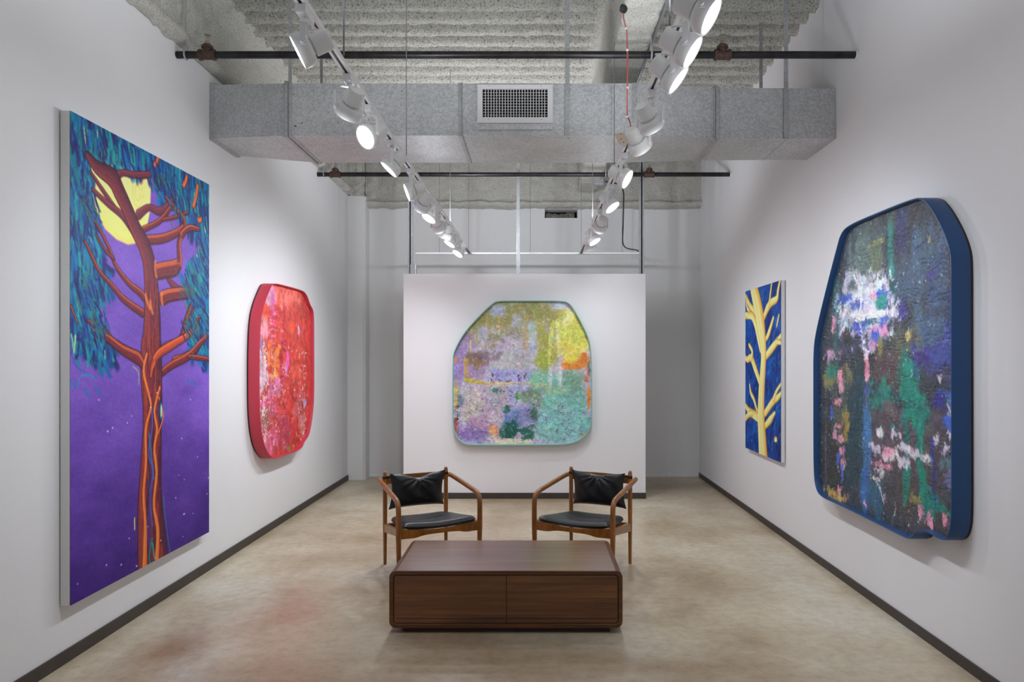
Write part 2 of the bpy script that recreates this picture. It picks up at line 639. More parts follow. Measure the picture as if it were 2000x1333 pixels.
WT = EYE + 2.061
rough_sheet('beam', [(XL - 0.02, WT - 0.005), (XL + 0.045, WT + 0.005), (XL + 0.075, WT + 0.035), (XL + 0.065, WT + 0.07), (XL + 0.03, WT + 0.10),
                     (XL + 0.02, WT + 0.42), (XL + 0.05, WT + 0.50), (XL + 0.12, WT + 0.57)], 2.0, 9.3, 0.022, 0.020, 5)
B0 = EYE + 2.113
rough_sheet('beam', [(0.50, DECK + 0.03), (0.53, DECK - 0.03), (0.540, DECK - 0.10), (0.537, B0 + 0.02), (0.55, B0), (0.76, B0), (0.771, B0 + 0.02), (0.765, DECK - 0.1), (0.79, DECK + 0.03)],
            2.0, 9.22, 0.022, 0.016, 6)
YE = 9.20
rough_sheet('beam', [(YB + 0.02, EYE + 1.925), (YE + 0.03, EYE + 1.93), (YE - 0.015, EYE + 1.95), (YE - 0.02, EYE + 1.985), (YE + 0.03, EYE + 2.005), (YE + 0.04, EYE + 2.02), (YE + 0.035, DECK - 0.1), (YE - 0.02, DECK + 0.03)],
            XL + 0.19, XR + 0.01, 0.022, 0.022, 8, along='x')
rough_sheet('beam_end', [(YB, 3.55), (9.12, 3.555), (9.08, 3.575), (9.085, 4.0), (9.03, DECK + 0.03)], XL + 0.02, XL + 0.21, 0.018, 0.040, 9, along='x')

# ------------------------------------------------------------------ air duct
duct = thing('air_duct', 'galvanized sheet metal air duct spanning the room below the ceiling', 'air duct', (0, 5.35, EYE + 1.545))


def ring_duct(x, y0, y1, z0, z1):
    return [(x, y0, EYE + z0), (x, y1, EYE + z0), (x, y1, EYE + z1), (x, y0, EYE + z1)]


RL = ring_duct(XL + 0.004, 5.25, 5.695, 1.59, 1.978)
R1 = ring_duct(-1.711, 5.03, 5.73, 1.545, 1.906)
RS = ring_duct(-0.51, 5.03, 5.73, 1.545, 1.906)
R2 = ring_duct(0.68, 5.03, 5.73, 1.545, 1.906)
R3 = ring_duct(1.26, 5.10, 5.66, 1.545, 1.900)
R4 = ring_duct(1.765, 5.10, 5.65, 1.545, 1.899)
R5 = ring_duct(XR - 0.002, 5.10, 5.645, 1.545, 1.896)
for a, b_ in ((RL, R1), (R1, RS), (RS, R2), (R2, R3), (R3, R4), (R4, R5)):
    MB().loft([a, b_]).build('duct_section', 'galvanized', duct)


def cleat(r, x0, x1, g):
    c = lambda e, x: [(x, r[0][1] - e, r[0][2] - e), (x, r[1][1] + e, r[1][2] - e), (x, r[2][1] + e, r[2][2] + e), (x, r[3][1] - e, r[3][2] + e)]
    return MB().loft([c(g, x0), c(g, x1)]).build('joint_flange', 'galvanized_strap', duct, bevel=0.002)


cleat(RL, XL + 0.001, XL + 0.035, 0.012)
cleat(R1, -1.735, -1.712, 0.014)
cleat(R1, -1.706, -1.685, 0.007)
cleat(RS, -0.535, -0.512, 0.004)
cleat(RS, -0.511, -0.505, 0.009)
cleat(R2, 0.665, 0.70, 0.004)
cleat(R3, 1.25, 1.258, 0.018)
cleat(R3, 1.262, 1.285, 0.012)
cleat(R4, 1.763, 1.768, 0.004)
# hanger straps rise from the duct to the deck
for px, yy, w, zb in ((567, 5.035, 0.024, 1.56), (628, 5.735, 0.022, 1.80), (1108, 5.025, 0.033, 1.548), (1486, 5.655, 0.026, 1.80), (1535, 5.094, 0.030, 1.548)):
    x = (px - VX) * yy / F
    MB().box(x - w / 2, x + w / 2, yy - 0.004, yy - 0.001, EYE + zb, DECK + 0.03).build('hanger_strap', 'galvanized_strap', duct)
# screws and scars on the sheet metal
for px, py in ((574, 185), (576, 246), (590, 240), (660, 240), (578, 247), (785, 178), (1110, 270), (1380, 268)):
    y = 5.028
    p = P(px, py, y)
    MB().lathe([(0, 0.004), (0.003, 0.0035), (0.0035, 0.0)], p, (0, -1, 0), 8).build('screw', 'slot_dark', duct)
# supply grille
gx0, gx1 = (932 - VX) * 5.0 / F, (1080 - VX) * 5.0 / F
gz0, gz1 = EYE + (701 - 240) * 5.0 / F, EYE + (701 - 165) * 5.0 / F
ix0, ix1 = (942.5 - VX) * 5.0 / F, (1069.5 - VX) * 5.0 / F
iz0, iz1 = EYE + (701 - 229) * 5.0 / F, EYE + (701 - 174) * 5.0 / F
g = MB()
yo, yi = 5.006, 4.996
O = [(gx0, gz0), (gx1, gz0), (gx1, gz1), (gx0, gz1)]
I = [(ix0, iz0), (ix1, iz0), (ix1, iz1), (ix0, iz1)]
g.loft([[(x, 5.03, z) for x, z in O], [(x, yo, z) for x, z in O], [(x * .94 + i[0] * .06, yi, z * .94 + i[1] * .06) for (x, z), i in zip(O, I)],
        [(x, yi + 0.003, z) for x, z in I], [(x, 5.022, z) for x, z in I]], False, False)
gf = g.build('grille_frame', 'grille_white', duct)
MB().box(ix0, ix1, 5.0215, 5.0225, iz0, iz1).build('grille_void', 'black_void', gf)
bars = MB()
for k in range(1, 23):
    x = ix0 + (ix1 - ix0) * k / 23
    bars.box(x - 0.0022, x + 0.0022, 5.000, 5.010, iz0, iz1)
bars.build('vertical_bars', 'grille_white', gf)
bars = MB()
for k in range(1, 10):
    z = iz0 + (iz1 - iz0) * k / 10
    bars.box(ix0, ix1, 5.011, 5.020, z - 0.0010, z + 0.0010)
bars.build('horizontal_bars', 'grille_white', gf)
for px, py in ((954, 168), (1057, 168), (954, 233), (1057, 233)):
    MB().lathe([(0, 0.003), (0.002, 0.0)], P(px, py, 4.997), (0, -1, 0), 8).build('screw', 'steel_wire', gf)
MB().box(gx0, gx1 - 0.002, 5.012, 5.03, EYE + (701 - 252) * 5.0 / F, gz0 - 0.001).build('grille_collar', 'galvanized', duct, bevel=0.003)

# ------------------------------------------------------------------ sprinkler pipes
def sprinkler_pipe(y, z, head_px, label, clamps, left_x):
    t = thing('sprinkler_pipe', label, 'pipe', ((XL + XR) / 2, y, z))
    MB().tube([(left_x, y, z), (XR - 0.004, y, z)], 0.0235, 16).build('pipe', 'black_pipe', t, smooth=True)
    MB().lathe([(0, 0.029), (0.012, 0.029), (0.016, 0.025)], (XR - 0.001, y, z), (-1, 0, 0), 14).build('wall_collar', 'canvas_white', t)
    for px in head_px:
        x = (px - VX) * y / F
        m = MB()
        m.lathe([(-0.055, 0.026), (-0.052, 0.036), (-0.036, 0.036), (-0.033, 0.031), (0.033, 0.031), (0.036, 0.036), (0.052, 0.036), (0.055, 0.026)], (x, y, z), (1, 0, 0), 20)
        m.lathe([(0.0, 0.029), (0.040, 0.029), (0.042, 0.036), (0.058, 0.036), (0.06, 0.026), (0.068, 0.024)], (x, y, z), (0, 0, 1), 20)
        tee = m.build('tee_fitting', 'bronze_fitting', t, smooth=True)
        h = MB()
        h.lathe([(0.066, 0.018), (0.082, 0.017), (0.084, 0.010), (0.092, 0.008)], (x, y, z), (0, 0, 1), 16)
        for s in (-1, 1):
            h.tube([(x + s * 0.009, y, z + 0.085), (x + s * 0.013, y, z + 0.10), (x + s * 0.011, y, z + 0.118), (x + s * 0.004, y, z + 0.128)], 0.0022, 6)
        h.lathe([(0.092, 0.003), (0.122, 0.003)], (x, y, z), (0, 0, 1), 8)
        h.lathe([(0.126, 0.004), (0.128, 0.021), (0.1305, 0.021), (0.133, 0.004)], (x, y, z), (0, 0, 1), 18)
        h.build('sprinkler_head', 'brass', tee, smooth=True)
    for px, top in clamps:
        x = (px - VX) * y / F
        c = MB()
        ring = [(x, y + 0.027 * math.cos(a), z + 0.027 * math.sin(a)) for a in np.linspace(-0.2 * math.pi, 1.2 * math.pi, 3)]
        path = [(x, y, z + 0.075), (x, y - 0.016, z + 0.06), (x, y - 0.027, z + 0.02), (x, y - 0.027, z - 0.008), (x, y - 0.016, z - 0.024), (x, y, z - 0.028),
                (x, y + 0.016, z - 0.024), (x, y + 0.027, z - 0.008), (x, y + 0.027, z + 0.02), (x, y + 0.016, z + 0.06), (x, y, z + 0.075)]
        c.tube(path, 0.006, 6)
        c.tube([(x, y, z + 0.06), (x, y, top)], 0.0048, 8)
        c.build('hanger_clamp', 'strut_steel', t, smooth=True)
    return t


sprinkler_pipe(4.76, EYE + 1.99, (405, 1411), 'black sprinkler pipe crossing in front of the galvanized duct', ((363, WT + 0.3), (1272, DECK)), XL + 0.002)
sprinkler_pipe(7.83, EYE + 1.985, (655, 1268), 'black sprinkler pipe crossing behind the duct, near the back wall', ((633, WT + 0.3), (1183, B0 + 0.05)), XL + 0.002)

# ------------------------------------------------------------------ light tracks
TZ = EYE + 1.2          # underside of the track
RTX = 0.518


def rail(name, label, p0, p1, wires, across=False):
    p0, p1 = Vector(p0), Vector(p1)
    t = thing(name, label, 'light track', (p0 + p1) / 2)
    d = (p1 - p0).normalized()
    s = Vector((d.y, -d.x, 0))
    m = MB()
    prof = [(-.0175, 0), (-.006, 0), (-.006, .013), (.006, .013), (.006, 0), (.0175, 0), (.0175, .02), (-.0175, .02)]
    m.loft([[p + s * a + Vector((0, 0, h)) for a, h in prof] for p in (p0, p1)])
    m.build('rail', 'white_paint_metal', t)
    m = MB()
    m.loft([[p + s * a + Vector((0, 0, h)) for a, h in [(-.0058, .006), (.0058, .006), (.0058, .0128), (-.0058, .0128)]] for p in (p0 + d * 0.002, p1 - d * 0.002)])
    m.build('slot', 'slot_dark', t)
    for x, y, top, r in wires:
        MB().tube([(x, y, TZ + 0.02), (x, y, top)], r, 6).build('suspension_wire', 'steel_wire', t)
    return t


rail('light_track', 'white light track left of centre, front length nearest the camera', (-0.790, 0.2, TZ), (-0.795, 4.48, TZ), ((-0.77, 2.92, DECK, 0.0035), (-0.789, 4.44, DECK, 0.003)))
rail('light_track', 'white light track left of centre, rear length ending above the freestanding wall', (-0.795, 4.481, TZ), (-0.752, 8.32, TZ), ((-0.778, 6.62, DECK, 0.0028), (-0.754, 8.2, DECK, 0.0028)))
rail('light_track', 'white light track right of centre running to the back of the room', (RTX, 0.2, TZ), (RTX, 8.32, TZ), ((RTX - 0.02, 2.7, DECK, 0.0035), (0.525, 4.85, B0, 0.003), (RTX, 6.6, B0, 0.0028), (RTX, 8.25, B0, 0.0028)))
rail('light_track', 'white light track running crosswise behind the freestanding wall top', ((812 - VX) * 8.36 / F, 8.36, TZ), ((1250 - VX) * 8.36 / F, 8.36, TZ),
     ((-1.105, 8.36, DECK, 0.0028), (-0.06, 8.36, DECK, 0.0026), (0.995, 8.36, DECK, 0.0028)))


def spotlight(y, n, label, side, hang=0.135, power=1.0, aim=None, tilt=0.0, spot=2.95):
    """track head: adapter, stem, yoke, ring, lens, lamp cup, lead"""
    if side == 'L':
        x = -0.79 - 0.005 * (y / 4.48) if y < 4.48 else -0.795 + 0.043 * (y - 4.48) / 3.84
    else:
        x = RTX
    n = Vector(n).normalized()
    t = thing('track_spotlight', label, 'spotlight', (x, y, TZ - hang), group='white track spotlights on the two long tracks')
    C = Vector((x, y, TZ - hang))
    ax = n.cross(Vector((0, 0, 1)))
    if ax.length < 0.1:
        ax = Vector((0, 1, 0))
    ax.normalize()
    ad = MB()
    ad.box(x - 0.018, x + 0.018, y - 0.05, y + 0.05, TZ - 0.030, TZ - 0.0006)
    ad.lathe([(0, 0.013), (0.012, 0.013)], (x, y, TZ - 0.030), (0, 0, -1), 14)
    ad.build('adapter', 'white_paint_metal', t, bevel=0.003)
    yk = MB()
    R = 0.064
    top = TZ - 0.042
    for s in (-1, 1):
        a = ax * s
        h = a * R
        b0 = Vector((x, y, top))
        wv = ax.cross(Vector((0, 0, 1))).normalized() * 0.020
        yk.strip([b0, b0 + a * R * 0.62 + Vector((0, 0, -0.004))], wv, (0, 0, 0.003))
        yk.loft([[p - wv * .5, p + wv * .5, p + wv * .5 + q, p - wv * .5 + q] for p, q in
                 ((b0 + a * R * 0.62 + Vector((0, 0, -0.005)), Vector((0, 0, 0.003))), (b0 + h + Vector((0, 0, -0.028)), a * 0.003), (C + h + Vector((0, 0, -0.012)), a * 0.003))])
        yk.lathe([(0, 0.008), (0.006, 0.007)], C + a * (R + 0.003), a, 10)
    yk.build('yoke', 'white_paint_metal', t)
    rg = MB()
    rg.lathe([(-0.022, 0.030), (-0.022, 0.046), (-0.006, 0.0585), (0.026, 0.0600), (0.028, 0.0585), (0.027, 0.0535), (0.016, 0.0515), (0.016, 0.03)], C, n, 32)
    ring = rg.build('ring', 'white_paint_metal', t, smooth=True)
    MB().lathe([(0.0165, 0.0512), (0.021, 0.038), (0.0235, 0.02), (0.0242, 0.0)], C, n, 28).build('lens', 'lamp_lens', t, smooth=True)
    cp = MB()
    cp.lathe([(-0.030, 0.034), (-0.030, 0.0375), (-0.088, 0.0365), (-0.093, 0.032), (-0.093, 0.0)], C, n, 26)
    cp.lathe([(-0.031, 0.026), (-0.021, 0.026)], C, n, 16)
    cup = cp.build('lamp_cup', 'white_paint_metal', t, smooth=True)
    b0 = Vector((x, y, TZ - 0.035))
    q = C - n * 0.085 + Vector((0, 0, 0.034)) * 1.0
    MB().tube([b0 + ax * 0.012, b0 + ax * 0.02 + Vector((0, 0, -0.03)), (b0 + q) / 2 + ax * 0.012 + Vector((0, 0, -0.012)), q], 0.004, 8).build('lead', 'white_paint_metal', t, smooth=True)
    ld = bpy.data.lights.new('lamp_light', 'SPOT')
    ld.energy = LAMP_W * (0.31 if y < 3 else (2.5 if n.y > 0.3 else 0.5) if y < 4.5 else (1.2 if n.y > 0.7 else 3.6 if n.y > 0.3 else 1.35) if y < 6 else 2.1)
    ld.color = LAMP_COL
    ld.spot_size = 1.65 if n.y > 0.7 else 1.9 if n.y > 0.3 and y < 5.5 else spot
    ld.spot_blend = 1.0
    ld.shadow_soft_size = 0.045
    lo = bpy.data.objects.new('lamp_light', ld)
    COL.objects.link(lo)
    lo.parent = t
    lo.location = n * 0.075
    fill_amt = 0.07 if 4.55 < y < 6.1 else 2.3 if 6.1 < y < 6.75 else (1.9 if y < 3.2 else 0.9 if y < 6.1 else 1.3)      # added fill varies by zone, weak under the duct
    skip_fill = False
    gd = bpy.data.lights.new('head_fill', 'POINT')          # added fill light to brighten the head bodies, no visible source
    gd.energy = 0.7
    gd.color = LAMP_COL
    gd.shadow_soft_size = 0.04
    go = bpy.data.objects.new('head_fill', gd)
    COL.objects.link(go)
    go.parent = t
    go.location = n * 0.10 + Vector((0, -0.06, -0.05))
    pd = bpy.data.lights.new('up_fill', 'SPOT')  # added upward fill for ceiling and back wall, no fixture of its own
    pd.spot_size = 2.95
    pd.spot_blend = 0.6
    pd.energy = UP_FILL_W * fill_amt
    pd.color = LAMP_COL
    pd.shadow_soft_size = 0.03
    if not skip_fill:
        po = bpy.data.objects.new('up_fill', pd)
        COL.objects.link(po)
        po.parent = t
        po.location = Vector((0.0, 0.0, hang + 0.05))
        po.rotation_euler = (math.pi - (0.75 if y > 6.9 else 0.5 if y > 6.1 else 0.0), 0, 0)
    lo.rotation_euler = (-(Vector(aim).normalized() if aim else n)).to_track_quat('Z', 'Y').to_euler()
    return t


LEFT = [
    (2.50, (-.86, -.16, -.46), 'track spotlight facing the left wall, nearest to the camera on the left track'),
    (3.10, (-.50, .55, -.67), 'track spotlight turned away with its lens hidden, second along the left track'),
    (3.47, (-.55, -.66, -.50), 'track spotlight with round bright lens turned to the camera, left track'),
    (4.02, (-.66, -.13, -.74), 'track spotlight tilted down and left, just below the duct on the left track'),
    (4.62, (-.92, -.22, -.36), 'track spotlight facing left, in front of the left steel strut'),
    (5.05, (-.52, .60, -.61), 'track spotlight turned away toward the left wall, sixth along the left track'),
    (5.42, (-.45, -.32, -.84), 'track spotlight with bright lens aimed down, halfway along the rear left track'),
    (5.85, (.26, .80, -.55), 'track spotlight pointing at the freestanding wall, eighth along the left track'),
    (6.28, (-.35, .25, -.90), 'track spotlight pointing down, third from the far end of the left track'),
    (6.62, (-.50, -.22, -.84), 'track spotlight with bright lens, last but one on the left track'),
    (7.25, (-.50, -.34, -.80), 'track spotlight at the far end of the left track'),
]
RIGHT = [
    (2.24, (.80, -.27, -.53), 'large bright track spotlight facing right, at the top edge of the picture'),
    (2.50, (.80, -.22, -.56), 'bright track spotlight facing right, second along the right track'),
    (2.74, (.76, -.15, -.63), 'bright track spotlight facing right, third along the right track above the duct'),
    (3.28, (.50, .56, -.66), 'track spotlight turned away in front of the duct, the nearer of two'),
    (3.62, (.56, .50, -.66), 'track spotlight turned away in front of the duct, the farther of two'),
    (4.27, (.80, -.32, -.50), 'bright track spotlight facing right, just below the duct on the right track'),
    (5.03, (.55, -.26, -.79), 'track spotlight with bright lens aimed down, beside the black hanging cable'),
    (5.85, (-.22, .80, -.56), 'track spotlight pointing at the freestanding wall, third from the end of the right track'),
    (6.50, (.50, -.24, -.83), 'track spotlight with bright lens, last but one on the right track'),
    (6.95, (.30, .20, -.93), 'track spotlight pointing down at the far end of the right track'),
]
for y, n, lab in LEFT:
    spotlight(y, n, 'white ' + lab, 'L')
for y, n, lab in RIGHT:
    spotlight(y, n, 'white ' + lab, 'R')

# live-end feed plate on the right track
t = thing('feed_plate', 'beige perforated power feed plate on the right light track', 'electrical plate', P(1215, 275, 3.95))
MB().add([P(1200, 262, 3.95), P(1228, 257, 3.95), P(1232, 268, 3.95), P(1222, 288, 3.95), P(1208, 280, 3.95)] + [P(a, b_, 3.96) for a, b_ in ((1200, 262), (1228, 257), (1232, 268), (1222, 288), (1208, 280))],
         [(0, 1, 2, 3, 4), (9, 8, 7, 6, 5), (0, 5, 6, 1), (1, 6, 7, 2), (2, 7, 8, 3), (3, 8, 9, 4), (4, 9, 5, 0)]).build('plate', 'beige_plate', t)
for px, py in ((1212, 261), (1221, 259), (1213, 272), (1218, 278)):
    MB().lathe([(0, 0.003), (0.001, 0.0)], P(px, py, 3.949), (0, -1, 0), 8).build('screw_hole', 'black_void', t)
# red cable dropping from the beam
rc = thing('red_cable', 'thin red cable hanging from the concrete-coloured beam to the right light track', 'cable', P(1224, 235, 3.95))
MB().tube([P(1217, 19, 4.385), P(1218, 36, 4.32), P(1224, 60, 4.24), P(1226, 100, 4.14), P(1225, 170, 4.03), P(1225, 225, 3.96), P(1231, 240, 3.95), P(1234, 262, 3.95)], 0.0035, 8).build('cable', 'red_cable', rc, smooth=True)
MB().lathe([(-0.03, 0.012), (0, 0.026), (0.02, 0.014)], P(1218, 18, 4.36), (0.3, -0.4, -1), 10).build('cable_knot', 'black_rubber', rc)
MB().tube([P(1224, 60, 4.25), P(1225, 232, 3.97)], 0.002, 6).build('support_wire', 'steel_wire', rc)
for py, dd in ((56, 4.25), (98, 4.14), (172, 4.03), (228, 3.955)):
    MB().lathe([(-0.004, 0.006), (0.004, 0.006)], P(1225.3 if py > 60 else 1223, py, dd), (0, 0, 1), 8).build('cable_tie', 'white_paint_metal', rc)

# conduit along the right side of the middle beam
tag(MB().tube([(0.80, 2.5, B0 + 0.06), (0.80, 5.2, B0 + 0.06), (0.79, 7.0, B0 + 0.06), (0.785, 8.95, B0 + 0.05)], 0.0125, 12).build('conduit', 'strut_steel', smooth=True),
    'thin steel conduit running along the right side of the middle ceiling beam', 'conduit')

# junction box and black cable
jb = thing('junction_box', 'small grey junction box fixed under the middle ceiling beam', 'junction box', P(1168, 353, 8.6))
MB().box(0.69, 0.80, 8.55, 8.65, P(0, 362, 8.6).z, P(0, 344, 8.6).z).build('box', 'box_grey', jb, bevel=0.004)
MB().box(0.735, 0.765, 8.585, 8.615, P(0, 344, 8.6).z, B0).build('mount', 'box_grey', jb)
MB().tube([(0.80, 8.6, P(0, 354, 8.6).z), (0.815, 8.6, P(0, 354, 8.6).z)], 0.016, 10).build('connector', 'box_grey', jb)
cab = MB()
pts = [(1176, 354, 8.6), (1190, 356, 8.58), (1205, 359, 8.5), (1214, 364, 8.45), (1218, 378, 8.42), (1218, 395, 8.4), (1217, 440, 8.4), (1216, 470, 8.4), (1219, 481, 8.39), (1227, 486, 8.38), (1239, 488, 8.37), (1245, 489.5, 8.36), (1247, 491.8, 8.36)]
cr = [P(*p) for p in pts]
sm = []
for i in range(len(cr) - 1):
    p0, p1, p2, p3 = cr[max(i - 1, 0)], cr[i], cr[i + 1], cr[min(i + 2, len(cr) - 1)]
    for k in range(4):
        u = k / 4
        sm.append(0.5 * ((2 * p1) + (p2 - p0) * u + (2 * p0 - 5 * p1 + 4 * p2 - p3) * u * u + (-p0 + 3 * p1 - 3 * p2 + p3) * u ** 3))
sm.append(cr[-1])
tag(cab.tube(sm, 0.0075, 8).build('power_cable', 'black_rubber', smooth=True), 'black power cable hanging from junction box to the crosswise light track', 'cable')

# struts holding the freestanding wall
for px, w, lab in ((801, 0.05, 'slotted steel strut rising from the left end of the freestanding wall'), (1012, 0.036, 'slim steel strut rising from the middle of the freestanding wall'),
                   (1253.5, 0.05, 'slotted steel strut rising from the right end of the freestanding wall')):
    y0 = 7.93
    x = (px - VX) * y0 / F
    t = thing('steel_strut', lab, 'strut', (x, y0, 2.442))
    m = MB()
    h = w / 2
    k = 0.25 if w > 0.04 else 0.0
    if k:
        prof = [(-h, 0), (-h * k * 1.2, 0), (-h * k * 1.2, .006), (-h + .004, .006), (-h + .004, .04), (h - .004, .04), (h - .004, .006), (h * k * 1.2, .006), (h * k * 1.2, 0), (h, 0), (h, .044), (-h, .044)]
    else:
        prof = [(-h, 0), (h, 0), (h, .036), (-h, .036)]
    m.loft([[(x + a, y0 + b_, z) for a, b_ in prof] for z in (2.445, DECK + 0.02)])
    m.build('channel', 'strut_steel', t, bevel=0 if k else 0.002)
    if k:
        MB().box(x - h * .5, x + h * .5, y0 + .034, y0 + .0395, 2.45, DECK).build('channel_slot', 'black_rubber', t)
    if px == 801:
        MB().box(x + 0.0, x + 0.065, y0 - 0.008, y0 + 0.06, 2.4425, 2.55).build('bracket', 'strut_steel', t, bevel=0.006)
        MB().lathe([(0, .006), (.006, .005)], (x + 0.012, y0, 2.62), (0, -1, 0), 8).build('bolt', 'steel_wire', t)

# crumpled sheet stuffed in the wall recess
m = MB()
rg_ = random.Random(4)
nx, nz = 26, 6
vv, ff = [], []
for j in range(nz + 1):
    for i in range(nx + 1):
        u, v_ = i / nx, j / nz
        vv.append((hx0 + 0.012 + (hx1 - hx0 - 0.05) * u, YB + 0.10 + 0.05 * rg_.random() - 0.03 * math.sin(v_ * 3.1), hz0 + 0.002 + (hz1 - hz0) * (0.82 - 0.25 * u * (1 - u) * 3 + 0.15 * (u > .75)) * v_))
for j in range(nz):
    for i in range(nx):
        a = j * (nx + 1) + i
        ff.append((a, a + 1, a + nx + 2, a + nx + 1))
m.add(vv, ff)
tag(m.build('crumpled_sheet', 'crumpled', smooth=True), 'crumpled grey sheet stuffed into the small dark recess high in the back wall', 'sheet')

GAIN = 1.45
# ------------------------------------------------------------------ painters
class Canvas:
    """a paint surface in metres: x to the right as seen, y downwards"""
    def __init__(self, w, h, step, seed):
        self.w, self.h, self.s = w, h, step
        self.nx, self.ny = int(w / step) + 1, int(h / step) + 1
        self.rgb = np.zeros((self.ny, self.nx, 3))
        self.hgt = np.zeros((self.ny, self.nx))
        self.X, self.Y = np.meshgrid(np.linspace(0, w, self.nx), np.linspace(0, h, self.ny))
        self.rng = np.random.default_rng(seed)

    def n(self, cy, cx=None, oct=4, gain=0.55):
        return fbm(self.ny, self.nx, cy / self.s, (cx or cy) / self.s, self.rng, oct, gain)

    def warp(self):
        if not hasattr(self, '_w'):
            self._w = [(self.n(.14) - .5) * .045 + (self.n(.03, None, 3, .7) - .5) * .028 for _ in range(2)]
        return self._w

    def knife(self, rounds, reach, cell, thr=.60):
        """broken palette-knife drag: paint carried a little way into its neighbours"""
        for k in range(rounds):
            dy, dx = [int(self.rng.integers(-reach, reach + 1)) for _ in range(2)]
            m = np.clip((self.n(cell * 1.6, cell, 4, .7) - thr) / .03, 0, 1)[..., None] * .85
            self.rgb = self.rgb * (1 - m) + np.roll(self.rgb, (dy, dx), (0, 1)) * m

    def grade(self, sat, gain=1.0, hue=0.0):
        g = self.rgb.mean(-1, keepdims=True)
        self.rgb = (g + (self.rgb - g) * sat) * gain
        if hue:
            for c in range(3):
                self.rgb[..., c] *= 1 + (self.n(.07, None, 5, .7) - .5) * hue
        self.rgb = np.clip(self.rgb, 0, 255)

    def fill(self, c):
        self.rgb[:] = np.array(c, float)

    def win(self, x0, x1, y0, y1):
        a = max(0, int(x0 / self.s)); b_ = min(self.nx, int(x1 / self.s) + 2)
        c = max(0, int(y0 / self.s)); d = min(self.ny, int(y1 / self.s) + 2)
        return slice(c, max(c, d)), slice(a, max(a, b_))

    def mix(self, sl, mask, col):
        m = mask[..., None]
        self.rgb[sl] = self.rgb[sl] * (1 - m) + np.asarray(col, float) * m

    def poly(self, pts, col, soft=0.01, jitter=None, alpha=1.0, shade=None):
        p = np.array(pts, float)
        sl = self.win(p[:, 0].min() - .05, p[:, 0].max() + .05, p[:, 1].min() - .05, p[:, 1].max() + .05)
        X, Y = self.X[sl].copy(), self.Y[sl].copy()
        if X.size == 0:
            return
        if jitter is not None:
            X = X + jitter[0][sl]
            Y = Y + jitter[1][sl]
        inside = np.zeros(X.shape, bool)
        dist = np.full(X.shape, 1e9)
        m = len(p)
        for i in range(m):
            (x1, y1), (x2, y2) = p[i], p[(i + 1) % m]
            if y1 != y2:
                c = ((y1 > Y) != (y2 > Y)) & (X < (x2 - x1) * (Y - y1) / (y2 - y1) + x1)
                inside ^= c
            dx, dy = x2 - x1, y2 - y1
            t = np.clip(((X - x1) * dx + (Y - y1) * dy) / (dx * dx + dy * dy + 1e-12), 0, 1)
            dist = np.minimum(dist, np.hypot(X - x1 - t * dx, Y - y1 - t * dy))
        sd = np.where(inside, dist, -dist)
        a = np.clip(sd / soft + 0.5, 0, 1) * alpha
        c = col if shade is None else shade(self.X[sl], self.Y[sl])
        self.mix(sl, a, c)

    def stroke(self, pts, ws, cols, soft=0.004, alpha=1.0, light=(-0.7, -0.7), wob=0.0):
        """tapered brush stroke; cols = (shadow side, body, lit side)"""
        p = np.array(pts, float)
        w = np.array(ws if hasattr(ws, '__len__') else [ws] * len(p), float)
        if len(p) > 2:                       # round the path
            q, v = [], []
            for i in range(len(p) - 1):
                p0, p1, p2, p3 = p[max(i - 1, 0)], p[i], p[i + 1], p[min(i + 2, len(p) - 1)]
                for k in range(5):
                    u = k / 5
                    q.append(0.5 * (2 * p1 + (p2 - p0) * u + (2 * p0 - 5 * p1 + 4 * p2 - p3) * u * u + (-p0 + 3 * p1 - 3 * p2 + p3) * u ** 3))
                    v.append(w[i] * (1 - u) + w[i + 1] * u)
            q.append(p[-1]); v.append(w[-1])
            p, w = np.array(q), np.array(v)
        M = w.max() + 0.02
        sl = self.win(p[:, 0].min() - M, p[:, 0].max() + M, p[:, 1].min() - M, p[:, 1].max() + M)
        X, Y = self.X[sl], self.Y[sl]
        if X.size == 0:
            return
        best = np.full(X.shape, 1e9)
        tt = np.zeros(X.shape)
        for i in range(len(p) - 1):
            (x1, y1), (x2, y2) = p[i], p[i + 1]
            dx, dy = x2 - x1, y2 - y1
            L2 = dx * dx + dy * dy + 1e-12
            t = np.clip(((X - x1) * dx + (Y - y1) * dy) / L2, 0, 1)
            ex, ey = X - x1 - t * dx, Y - y1 - t * dy
            r = np.hypot(ex, ey) / (w[i] * (1 - t) + w[i + 1] * t + 1e-9)
            up = r < best
            L = math.sqrt(L2)
            nx_, ny_ = -dy / L, dx / L
            if nx_ * light[0] + ny_ * light[1] < 0:
                nx_, ny_ = -nx_, -ny_
            s = (ex * nx_ + ey * ny_) / (w[i] * (1 - t) + w[i + 1] * t + 1e-9)
            tt = np.where(up, s, tt)
            best = np.minimum(best, r)
        wm = max(float(w.mean()), 1e-4)
        a = np.clip((1 - best) * wm / soft, 0, 1) * alpha
        c0, c1, c2 = [np.array(c, float) for c in cols]
        s = np.clip(tt, -1, 1)[..., None]
        lo = np.clip(-s * 1.3 - 0.15, 0, 1)
        hi = np.clip(s * 1.6 - 0.35, 0, 1)
        c = c1 * (1 - lo) * (1 - hi) + c0 * lo + c2 * hi
        self.mix(sl, a, c)

